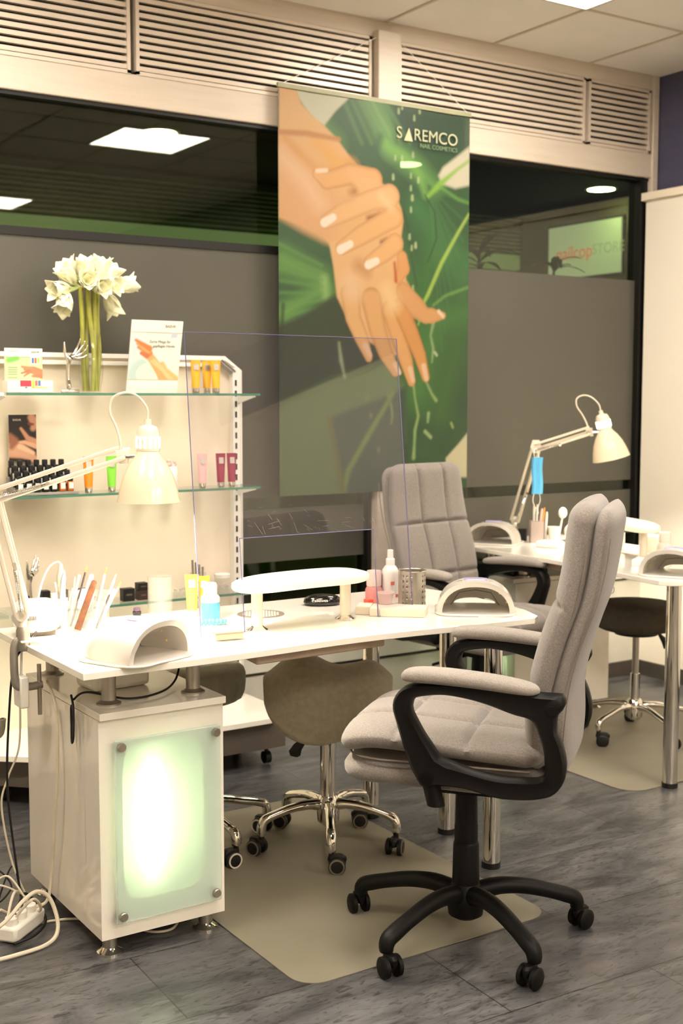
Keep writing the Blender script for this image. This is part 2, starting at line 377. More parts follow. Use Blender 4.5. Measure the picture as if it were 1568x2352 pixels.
# ------------------------------------------------------------ ceiling lights
def panel(x, y, label):
    t = thing('ceiling_light_panel', label, 'ceiling light', (x,y,3.05), 0, 'square ceiling light panels')
    d = .285
    obj('diffuser', MB().box(-d,d,-d,d,-.006,-.001), MATS_E['ceil'], t, smooth=False)
    f = MB(); 
    for q in ((-.297,.297,-.297,-d),(-.297,.297,d,.297),(-.297,-d,-d,d),(d,.297,-d,d)): f.box(*q,-.009,-.001)
    obj('frame', f, M['grid'], t)
MATS_E = {'ceil': emis('light_panel_diffuser', WARM, CEIL_W)}
panel(3.45,3.60,'square ceiling light panel at the top edge of the photo')
panel(3.30,1.80,'square ceiling light panel reflected in the dark window')
panel(3.17,-1.10,'square ceiling light panel at the back, reflected at the far left of the window')
panel(1.05,3.60,'square ceiling light panel above the display shelves')
panel(1.05,1.20,'added unseen ceiling light panel over the near floor, for ambient light')  # added source out of view, lifts the ambient level
panel(1.65,2.40,'added unseen ceiling light panel that brightens the front of the display shelves')  # added out of view to brighten the shelf back panel
panel(2.60,-2.40,'added unseen ceiling light panel far behind the camera, for ambient light')  # extra unseen source, added for ambient light
panel(-.15,2.40,'square ceiling light panel left of the near desk')
panel(2.25,-1.20,'added unseen ceiling light panel behind the camera for side light, right one of two')  # added behind the view so upright surfaces get more side light
panel(1.05,-1.20,'added unseen ceiling light panel behind the camera for side light, left one of two')  # second added side-light source, also unseen
panel(.45,-2.40,'added unseen ceiling light panel in the rear left corner of the room, for fill')  # unseen fill source added at the rear of the room
# ------------------------------------------------------------ manicure desks
FRONT = [(0,.010),(.2,.014),(.4,.016),(.58,.024),(.72,.036),(.86,.038),(1.0,.030),(1.15,.014),(1.3,.0),(1.415,-.006)]
def desk(name, label, loc, rz, legs, cabd):
    t = thing(name, label, 'desk', loc, rz, 'white manicure desks')
    fr = [(p.x,p.y) for p in spline([(x,y,0) for x,y in FRONT],4)]
    poly = fr+[(1.452,.02),(1.49,.12),(1.515,.3),(1.52,.5),(1.49,.66),(1.44,.70)]+[(0,.70)]
    obj('tabletop', MB().prism(poly,.752,.77), M['white_lac'], t, bevel=.0015)
    w_, h_ = .115, .205; cx, cz = .252, .344; pts = []
    for k in range(48):
        a = 2*PI*(k+.5)/48; ca, sa = math.cos(a), math.sin(a)
        pts.append((cx+w_*math.copysign(abs(ca)**.32,ca), cz+h_*math.copysign(abs(sa)**.32,sa)))
    b = MB().box(.075,.425,.21,.11+cabd,.05,.621)
    for q in ((.075,.093,.05,.621),(.407,.425,.05,.621),(.093,.407,.05,.068),(.093,.407,.603,.621)): b.box(q[0],q[1],.118,.211,q[2],q[3])
    def rim(p):
        dx, dz = p[0]-cx, p[1]-cz; f = min(((.425-cx) if dx > 0 else (cx-.075))/max(1e-6,abs(dx)), ((.621-cz) if dz > 0 else (cz-.05))/max(1e-6,abs(dz)))
        return (cx+dx*f, cz+dz*f)
    op = [rim(p) for p in pts]
    for q in ((.425,.621),(.425,.05),(.075,.05),(.075,.621)):
        k = min(range(48), key=lambda i: math.hypot(op[i][0]-q[0], op[i][1]-q[1])); op[k] = q
    b.rings([[(x,y,z) for x,z in P_] for P_,y in ((op,.110),(pts,.110),(pts,.118),(op,.118))], closed=True)
    cab = obj('cabinet', b, M['white_lac'], t)
    obj('cabinet_top', MB().box(.073,.427,.095,.11+cabd,.623,.642), M['white_lac'], cab, bevel=.0015)
    # recessed light opening with a tube, behind a glass front on four studs
    gl = obj('glass_front', MB().box(.104,.402,.078,.086,.097,.574), M_gdoor, t, bevel=.004)
    obj('diffuser_sheet', MB().box(.10,.40,.119,.1205,.09,.59), M_diff, cab, smooth=False)
    obj('lamp_tube', MB().cyl((.222,.150),.010,.20,.49,16), M_tube, cab)
    obj('added_glow_liner', MB().box(.094,.406,.205,.2095,.069,.602).box(.0935,.097,.124,.205,.069,.602).box(.403,.4065,.124,.205,.069,.602).box(.097,.403,.124,.205,.0685,.072).box(.097,.403,.124,.205,.599,.6025), M_liner, cab, smooth=False)  # grey lining added to cut bounce and make the glow less even
    for x,z in ((.122,.555),(.386,.555),(.384,.121),(.12,.117)):
        s = MB().rings([[(x+r*math.cos(2*PI*j/20), y, z+r*math.sin(2*PI*j/20)) for j in range(20)] for y,r in ((.11,.006),(.087,.006),(.0865,.0115),(.070,.0115),(.068,.010))])
        obj('stud', s, M['satin'], gl)
    for x,y in ((.11,.145),(.385,.145),(.11,.06+cabd),(.385,.06+cabd)):
        f = obj('foot', MB().cyl((x,y),.019,.012,.05), M['satin'], t)
        obj('foot_flange', MB().lathe([(.034,0),(.034,.006),(.024,.012),(.019,.018)],(x,y,0)), M['chrome'], f)
    for x,y in ((.135,.185),(.375,.185),(.135,.06+cabd),(.375,.06+cabd)):
        f = obj('post', MB().cyl((x,y),.019,.642,.752), M['satin'], t)
        obj('post_flange', MB().lathe([(.032,0),(.032,.004),(.024,.008),(.019,.012)],(x,y,.642)), M['satin'], f)
    for x,y in legs:
        f = obj('leg', MB().cyl((x,y),.0275,.018,.752,32), M['chrome'], t)
        obj('leg_foot', MB().cyl((x,y),.029,0,.018,32), M['black'], f)
    obj('extractor_box', MB().prism([(.50,.06),(.93,.085),(1.0,.2),(.95,.5),(.55,.5)],.722,.7515), M_beige, t, bevel=.004)
    # round dust grille let into the top
    gx, gy = .76, .50
    gr = obj('dust_grille', MB().cyl((gx,gy),.072,.7695,.7715,40), M_grille, t)
    hb = MB()
    for i in range(-6,7):
        for j in range(-6,7):
            x, y = i*.0098+(j%2)*.0049, j*.0088
            if math.hypot(x,y) < .057: hb.box(gx+x-.0028,gx+x+.0028,gy+y-.0018,gy+y+.0018,.7716,.7722)
    obj('grille_slots', hb, M['paper'], gr, smooth=False)
    return t
M_liner = mat('grey_green_liner',(120,128,108),.7)
M_tube = emis('fluorescent_tube', (.93,1.0,.80), GLOW_W)
def translucent(name, col, fac=.85):
    m = bpy.data.materials.new(name); m.use_nodes = True; nt = m.node_tree; N = nt.nodes; L = nt.links
    for n in list(N): N.remove(n)
    o = N.new('ShaderNodeOutputMaterial'); t = N.new('ShaderNodeBsdfTranslucent'); t.inputs[0].default_value = (*col,1)
    d = N.new('ShaderNodeBsdfDiffuse'); d.inputs[0].default_value = (*col,1); mx = N.new('ShaderNodeMixShader'); mx.inputs[0].default_value = fac
    L.new(d.outputs[0], mx.inputs[1]); L.new(t.outputs[0], mx.inputs[2]); L.new(mx.outputs[0], o.inputs[0]); return m
M_diff = translucent('frosted_diffuser', (.86,.88,.78))
M_gdoor = mat('green_glass_front', (206,226,214), .12, var=.01, trans=.0, alpha=.42)
M_beige = mat('beige_housing', (176,156,136), .5)
M_grille = mat('grille_ring', (128,118,104), .5)
desk('manicure_desk','long white manicure desk in the foreground on a glowing glass-fronted cabinet',(1.06,2.755,0),0,[(1.316,.064),(1.385,.374),(1.265,.64)],.54)
desk('manicure_desk','second white manicure desk behind the right-hand chairs near the window',(3.465,4.495,0),math.radians(-93.5),[(1.43,.056),(1.40,.62)],.54)
# ------------------------------------------------------------ floor mats
def rrect(x0,x1,y0,y1,r,n=8):
    out = []
    for cx,cy,a in ((x1-r,y0+r,-90),(x1-r,y1-r,0),(x0+r,y1-r,90),(x0+r,y0+r,180)):
        out += [(cx+r*math.cos(math.radians(a+90*k/n)), cy+r*math.sin(math.radians(a+90*k/n))) for k in range(n+1)]
    return out
tag(obj('floor_mat', MB().prism(rrect(1.485,2.29,2.455,3.70,.07),.0005,.003), M['matvinyl'], smooth=False),'beige vinyl floor mat under the saddle stool and the near armchair','mat')
tag(obj('floor_mat', MB().prism(rrect(3.25,4.35,3.08,4.15,.09),.0005,.003), M['matvinyl'], smooth=False),'beige vinyl floor mat under the round stool at the right desk','mat')
# ------------------------------------------------------------ castors
def castor(parent, x, y, z, a, r=.027, band=None, mname='black', wheelm=None):
    # twin wheel castor; z = height of the socket, a = heading of the fork
    c, s = math.cos(a), math.sin(a); ox, oy = x+c*.018, y+s*.018
    R = Matrix.Translation((ox,oy,r)) @ Matrix.Rotation(a,4,'Z')
    h = MB()
    h.rings([[ (q*math.cos(2*PI*j/16)*1.0, q2*math.sin(2*PI*j/16), zz) for j in range(16)] for q,q2,zz in ((.024,.010,.004),(.029,.012,.014),(.028,.013,.024),(.018,.011,.031))])
    h.xf(R)
    h.cyl((x,y),.0085,r+.02,z+.004,12)
    k = obj('castor', h, M[mname], parent)
    for sd in (-1,1):
        y0 = sd*.011; y1 = sd*.026
        w_ = MB().rings([[(q*math.cos(2*PI*j/28), yy, q*math.sin(2*PI*j/28)) for j in range(28)] for yy,q in ((y0,r*.8),(y0+sd*.002,r),(y1-sd*.003,r),(y1,r*.86),(y1+sd*.002,r*.6))]).xf(R)
        obj('wheel', w_, wheelm or M['plastic'], k)
        if band:
            w2 = MB().rings([[(q*math.cos(2*PI*j/28), yy, q*math.sin(2*PI*j/28)) for j in range(28)] for yy,q in ((y1-sd*.001,r*.90),(y1+sd*.0015,r*.90),(y1+sd*.0015,r*.72),(y1-sd*.001,r*.72))],cap=False,closed=True).xf(R)
            obj('wheel_ring', w2, band, k)
    return k
# ------------------------------------------------------------ upholstered armchair (local +x forward, +y its left)
def sup(t, e): return math.copysign(abs(t)**e, t)
def cushion(path, W, T, cols=(), rows=(), cold=.3, rowd=.3, front=1, endf=.12, wend=.6, n=44, e=.42, sig=.010, wprof=None, base=0, tb=.55, puff=0.0):
    """path: (u,z) spine; W half width, T half thickness; front=+1 puts the tufted face on the left of the path"""
    P = spline([(u,0,z) for u,z in path], 20); L = [0]
    for i in range(1,len(P)): L.append(L[-1]+(P[i]-P[i-1]).length)
    tot = L[-1]; rs = []
    for i,p in enumerate(P):
        s = L[i]/tot; a = P[max(0,i-1)]; b = P[min(len(P)-1,i+1)]; d = (b-a).normalized(); nrm = Vector((-d.z,0,d.x))*front
        k = min(s,1-s)/endf; cap_ = math.sqrt(max(0,1-(1-min(1,k))**2)) ; cap_ = max(cap_,.04)
        ww = W*(wprof(s) if wprof else 1)*(wend+(1-wend)*cap_) ; tt = T*cap_
        ring = []; NF = 64; NB = 18; pe = 3.4
        for j in range(NF+NB):
            fr = j < NF; v_ = 1-2*(j+.5)/NF if fr else -1+2*(j-NF+.5)/NB
            v_ = math.sin(v_*PI/2)*.45+v_*.55
            y = ww*v_; t_ = tt*max(0,1-abs(v_)**pe)**(1/2.2)
            if fr:
                g = 0
                for c in cols: g = max(g, cold*math.exp(-abs((y-c)/sig)**1.5))
                for r in rows: g = max(g, rowd*math.exp(-abs((L[i]-r*tot)/sig)**1.5))
                t_ *= (1-g)
            else: t_ *= -tb
            q = p+nrm*t_; ring.append((q.x, y, q.z))
        rs.append(ring)
    return MB().rings(rs)
OUT = [(0.098,0.733),(0.117,0.71),(0.122,0.684),(0.115,0.655),(0.084,0.559),(0.062,0.514),(0.045,0.494),(0.017,0.500),(-0.053,0.50),(-0.128,0.485),(-0.169,0.484),(-0.21,0.487),(-0.242,0.494),(-0.263,0.503),(-0.28,0.521),(-0.29,0.542),(-0.293,0.572),(-0.291,0.592),(-0.281,0.628),(-0.27,0.652),(-0.27,0.677),(-0.272,0.693),(-0.283,0.706),(-0.29,0.721),(-0.287,0.735),(-0.279,0.741),(-0.231,0.741),(-0.125,0.748),(-0.0,0.75),(0.064,0.744)]
INN = [(0.074,0.701),(0.077,0.68),(0.063,0.651),(0.046,0.622),(0.029,0.598),(0.009,0.57),(-0.001,0.565),(-0.065,0.545),(-0.127,0.534),(-0.169,0.533),(-0.213,0.535),(-0.234,0.539),(-0.244,0.555),(-0.244,0.576),(-0.241,0.608),(-0.228,0.649),(-0.211,0.678),(-0.167,0.689),(-0.105,0.708),(-0.051,0.719),(0.0,0.723),(0.051,0.716),(0.068,0.71)]
def resamp(pts, n):
    P = spline([(a,0,b) for a,b in pts], 6, True); P.append(P[0]); L = [0]
    for i in range(1,len(P)): L.append(L[-1]+(P[i]-P[i-1]).length)
    out = []; k = 0
    for q in range(n):
        s = L[-1]*q/n
        while L[k+1] < s: k += 1
        t = (s-L[k])/max(1e-9,L[k+1]-L[k]); v = P[k].lerp(P[k+1],t); out.append((v.x,v.z))
    return out
def ring_frame(yc, th):
    N_ = 96; o = resamp(OUT, N_); i_raw = resamp(INN, 400); i_ = []
    k0 = 0
    # match inner points by angle about the loop centre
    cu, cz = -.09, .62
    ang = lambda p: math.atan2(p[1]-cz, p[0]-cu)
    for p in o: i_.append(min(i_raw, key=lambda q: abs((ang(q)-ang(p)+PI)%(2*PI)-PI)))
    def mid(a,b,f): return (a[0]+(b[0]-a[0])*f, a[1]+(b[1]-a[1])*f)
    secs = []
    for f, y in ((0,-.28),(.14,-.5),(.5,-.42),(.86,-.5),(1,-.28),(1,.28),(.86,.5),(.5,.42),(.14,.5),(0,.28)):
        secs.append([(mid(a,b,f)[0], yc+y*th, mid(a,b,f)[1]) for a,b in zip(o,i_)])
    rs = [[secs[k][j] for k in range(len(secs))] for j in range(N_)]
    return MB().rings(rs, closed=True)
def armchair(label, loc, rz, dz=0, fab=None, base_rot=48):
    t = thing('office_armchair', label, 'armchair', loc, rz, 'grey fabric office armchairs')
    fm = fab or M['fabric']; U = Matrix.Translation((0,0,dz))
    # seat: plump top pad over a lower pad
    up = cushion([(-.235,.560),(-.12,.565),(.02,.572),(.16,.580),(.235,.574),(.288,.552)],.250,.042,cols=(-.085,.085),rows=(.36,.70),cold=.42,rowd=.40,front=1,endf=.10,sig=.010,tb=.9).xf(U)
    seat = obj('seat', up, fm, t, ang=60)
    lo = cushion([(-.235,.490),(-.1,.488),(.05,.49),(.2,.492),(.285,.500)],.245,.045,front=1,endf=.12,tb=.9).xf(U)
    obj('lower_pad', lo, fm, seat, ang=60)
    pp = [(-.2,.236,.533)]+[(u,.240,.534) for u in (-.1,0,.1,.18)]+[(.245,.215,.536),(.280,.12,.537),(.284,0,.537)]
    pp = pp+[(u,-y,z) for u,y,z in reversed(pp[:-1])]
    obj('piping', MB().tube(spline(pp,5),.0028,6).xf(U), M['stitch'], seat)
    # back: tufted front pad and a rear pad
    fp = cushion([(-.205,.520),(-.213,.60),(-.214,.68),(-.228,.76),(-.252,.85),(-.280,.93),(-.298,1.02),(-.306,1.10),(-.318,1.178)],.222,.046,cols=(-.075,.075),rows=(.30,.62),cold=.48,rowd=.42,front=-1,endf=.07,wend=.72,sig=.0075,tb=.85,wprof=lambda s: .93+.09*math.sin(PI*min(1,s*1.1))).xf(U)
    back = obj('backrest', fp, fm, t, ang=60)
    rp = cushion([(-.252,.500),(-.260,.60),(-.258,.70),(-.274,.78),(-.301,.87),(-.328,.95),(-.345,1.04),(-.353,1.10),(-.362,1.165)],.212,.034,front=1,endf=.07,wend=.75,tb=.8,wprof=lambda s: .95+.06*math.sin(PI*s)).xf(U)
    obj('rear_pad', rp, fm, back, ang=60)
    for sd in (-1,1):
        q = [(u-.0,sd*(.214),z) for u,z in ((-.235,.60),(-.225,.68),(-.238,.76),(-.265,.85),(-.297,.93),(-.318,1.02),(-.328,1.10))]
        obj('seam', MB().tube(spline(q,5),.0016,6).xf(U), M['stitch'], back)
        q = [(u+.014,sd*.208,z) for u,z in ((-.285,.56),(-.292,.66),(-.303,.75),(-.33,.85),(-.362,.94),(-.382,1.03),(-.39,1.10))]
        obj('seam', MB().tube(spline(q,5),.0016,6).xf(U), M['stitch'], back)
        arm = obj('armrest', ring_frame(sd*.288,.05).xf(U), M['plastic'], t, ang=50)
        pad = MB(); rs = []
        for k,(u,z,hw,ht) in enumerate([(.104,.760,.006,.003),(.098,.762,.026,.013),(.08,.765,.034,.018),(.03,.767,.037,.0195),(-.05,.764,.038,.019),(-.13,.758,.037,.0185),(-.19,.751,.035,.017),(-.22,.747,.027,.013),(-.23,.745,.008,.004)]):
            rs.append([(u, sd*.288+hw*sup(math.cos(2*PI*j/24),.8), z+ht*sup(math.sin(2*PI*j/24),.8)) for j in range(24)])
        obj('arm_pad', pad.rings(rs).xf(U), M['padfab'], arm, sub=1, ang=80)
        obj('bolt_cap', MB().rings([[(-.262+.012*math.cos(2*PI*j/20), sd*(.288+q), .705+.012*math.sin(2*PI*j/20)) for j in range(20)] for q in (.0,.027)]).xf(U), M['plastic'], arm)
        kb = MB().rings([[ (.028+(.022*math.cos(2*PI*j/18))+q*.25, sd*.262+.022*math.sin(2*PI*j/18), .462+q) for j in range(18)] for q in (-.022,.02,.035)]).xf(U)
        if sd > 0: obj('tilt_knob', kb, M['plastic'], t)
    mech = MB().box(-.15,.09,-.1,.1,.415,.445).xf(U); obj('mechanism', mech, M['plastic'], t, bevel=.01)
    obj('lever', MB().tube([(0,-.05,.415+dz),(0,-.2,.41+dz),(.0,-.27,.405+dz)],.006,8), M['plastic'], t)
    c = MB().lathe([(.028,.405+dz),(.030,.31),(.031,.305),(.031,.262),(.0325,.26),(.034,.255),(.036,.16),(.036,.10)])
    obj('column', c, M['plastic'], t)
    star = MB(); R_ = .315
    hubb = obj('base', MB().lathe([(.030,.055),(.046,.065),(.050,.10),(.046,.135),(.036,.150)]), M['plastic'], t)
    for k in range(5):
        a = math.radians(base_rot+72*k)-rz; ca, sa = math.cos(a), math.sin(a)
        pts = [(.03,.122),(.09,.134),(.16,.129),(.23,.112),(.275,.098),(.300,.088),(.308,.074),(.308,.060)]; rad = [(.026,.026),(.023,.024),(.021,.022),(.020,.021),(.021,.022),(.021,.0215),(.0195,.0200),(.0175,.0175)]
        sp_ = spline([(r*ca,r*sa,z) for r,z in pts],4); rr_ = [tuple(rad[min(7,i//4)][q]+(rad[min(7,i//4+1)][q]-rad[min(7,i//4)][q])*(i%4)/4 for q in (0,1)) for i in range(len(sp_))]
        leg = MB().tube(sp_, rr_, 16, flat=(0,0,1))
        lg = obj('leg', leg, M['plastic'], t)
        castor(lg, .308*ca, .308*sa, .062, a+(.9,-.7,1.3,-1.2,.5)[k], r=.0275, wheelm=M['plastic'], mname='plastic')
    return t
armchair('grey fabric armchair in front, seen from the side facing left, on a black star base',(2.00,2.475,0),math.radians(129.7))
armchair('grey fabric armchair further back beside the window banner, its tufted backrest facing the camera',(3.168,3.85,0),math.radians(-81),dz=-.02,base_rot=20)
# ------------------------------------------------------------ stools
def chrome_base(t, R, zc, zt, rot, ztop, rz=0, band=None, slim=1.0):
    hub = obj('base', MB().lathe([(.016,.07),(.034,.085),(.038,zc),(.030,zc+.03),(.026,zc+.035)]), M['chrome'], t)
    for k in range(5):
        a = math.radians(rot+72*k)-rz; ca, sa = math.cos(a), math.sin(a)
        pts = [(.02,zc+.004),(.06,zc+.010),(.11,zc+.007),(.16,zc-.004),(R-.014,zc-.020),(R,zt-.022),(R,.064)]
        rad = [(.019,.019),(.016,.017),(.014,.016),(.0135,.0155),(.0145,.0165),(.0155,.0165),(.013,.014)]
        leg = MB().tube(spline([(r*ca,r*sa,z) for r,z in pts],3), [ (x*slim,y*slim) for x,y in [rad[min(6,i//3)] for i in range(19)]], 12, flat=(0,0,1))
        lg = obj('leg', leg, M['chrome'], t)
        castor(lg, R*ca, R*sa, .07, a+(2.2,.6,-.9,1.5,-1.6)[k], r=.026, band=band, wheelm=M['black'])
    obj('lift_sleeve', MB().cyl((0,0),.025*slim,zc,ztop), M['chrome'], t)
t = thing('saddle_stool','olive brown saddle-shaped stool on a chrome five-star base behind the desk','stool',(2.05,3.235,0),math.radians(-33))
chrome_base(t,.222,.135,.115,24,.375,rz=math.radians(-33),band=M_grille)
v = []; NU, NV = 56, 32; rs = []
for i in range(NV+1):
    ph = -PI/2+PI*i/NV; ring = []
    for j in range(NU):
        th = 2*PI*j/NU; cx, cy, cz = math.cos(ph)*math.cos(th), math.cos(ph)*math.sin(th), math.sin(ph)
        q = abs(math.cos(ph))**.75 if cz > 0 else abs(math.cos(ph))**.6
        x = .205*q*math.cos(th); y = .20*q*math.sin(th)*(1.0-.10*math.cos(th))
        s = x/.205; tt = abs(y)/.20
        top = .553 + .052*math.exp(-((s+.42)/.36)**2) + .028*math.exp(-((s-.66)/.26)**2)
        tn = min(1,tt/max(.22,math.sqrt(max(0,1-s*s)))); low = .520-.118*math.sqrt(max(0,1-min(1,s*s)))
        drop = (top-low)*tn**2.3
        thick = .040
        z = top-drop + (thick*cz if cz > 0 else .055*cz*(1-.2*tt))
        ring.append((x,y,z-.01))
    rs.append(ring)
obj('seat', MB().rings(rs), M['olive'], t, ang=180)
obj('seat_plate', MB().prism([(-.09,-.06),(.09,-.06),(.09,.06),(-.09,.06)],.375,.45), M['black'], t)
lv = MB().tube([(-.03,-.02,.375),(-.07,-.03,.36),(-.095,-.035,.335),(-.105,-.037,.315),(-.108,-.037,.305)],[(.006,.006),(.006,.008),(.006,.016),(.006,.021),(.004,.012)],10,flat=(0,1,0))
obj('lever', lv, M['black'], t)
def round_stool(label, loc, rot, zs, r, m, rz=0, thin=False, R=.24):
    t = thing('round_stool', label, 'stool', loc, rz, 'round stools at the manicure desks')
    chrome_base(t, R,.125,.108,rot,.27 if thin else .40,slim=.8 if thin else 1, band=M['paper'] if not thin else None, rz=rz)
    obj('piston', MB().cyl((0,0),.014,.26,zs-.09), M['satin'], t)
    rs = []
    for q,z in ((.3,-.10),(.80,-.105),(.93,-.095),(.985,-.075),(1,-.05),(1,-.02),(.97,-.004),(.90,.006),(.7,.012),(.3,.014),(.02,.014)):
        rs.append([(r*q*(1+(.012*math.sin(j*1.7)*math.sin(j*.53) if z<-.04 and q>.7 else 0))*math.cos(2*PI*j/72), r*q*(1+(.012*math.sin(j*1.7) if z<-.04 and q>.7 else 0))*math.sin(2*PI*j/72), zs+z) for j in range(72)])
    obj('seat', MB().rings(rs), m, t, ang=70)
    obj('seat_plate', MB().cyl((0,0),.09,zs-.125,zs-.09), M['black'], t)
    if thin: obj('lever', MB().tube([(.03,-.02,zs-.115),(.08,-.05,zs-.125),(.11,-.06,zs-.16),(.115,-.062,zs-.19)],[.006,.006,.015,.01],8), M['black'], t)
round_stool('grey round cushioned stool half hidden behind the lit cabinet',(1.70,3.50,0),-12,.575,.175,M['grey_cov'],R=.25)
round_stool('dark grey round stool on slim chrome base at the far right',(3.84,3.63,0),187,.565,.175,mat('dark_stool_cover',(74,66,54),.9,var=.08,vscale=40,bump=.2),thin=True)
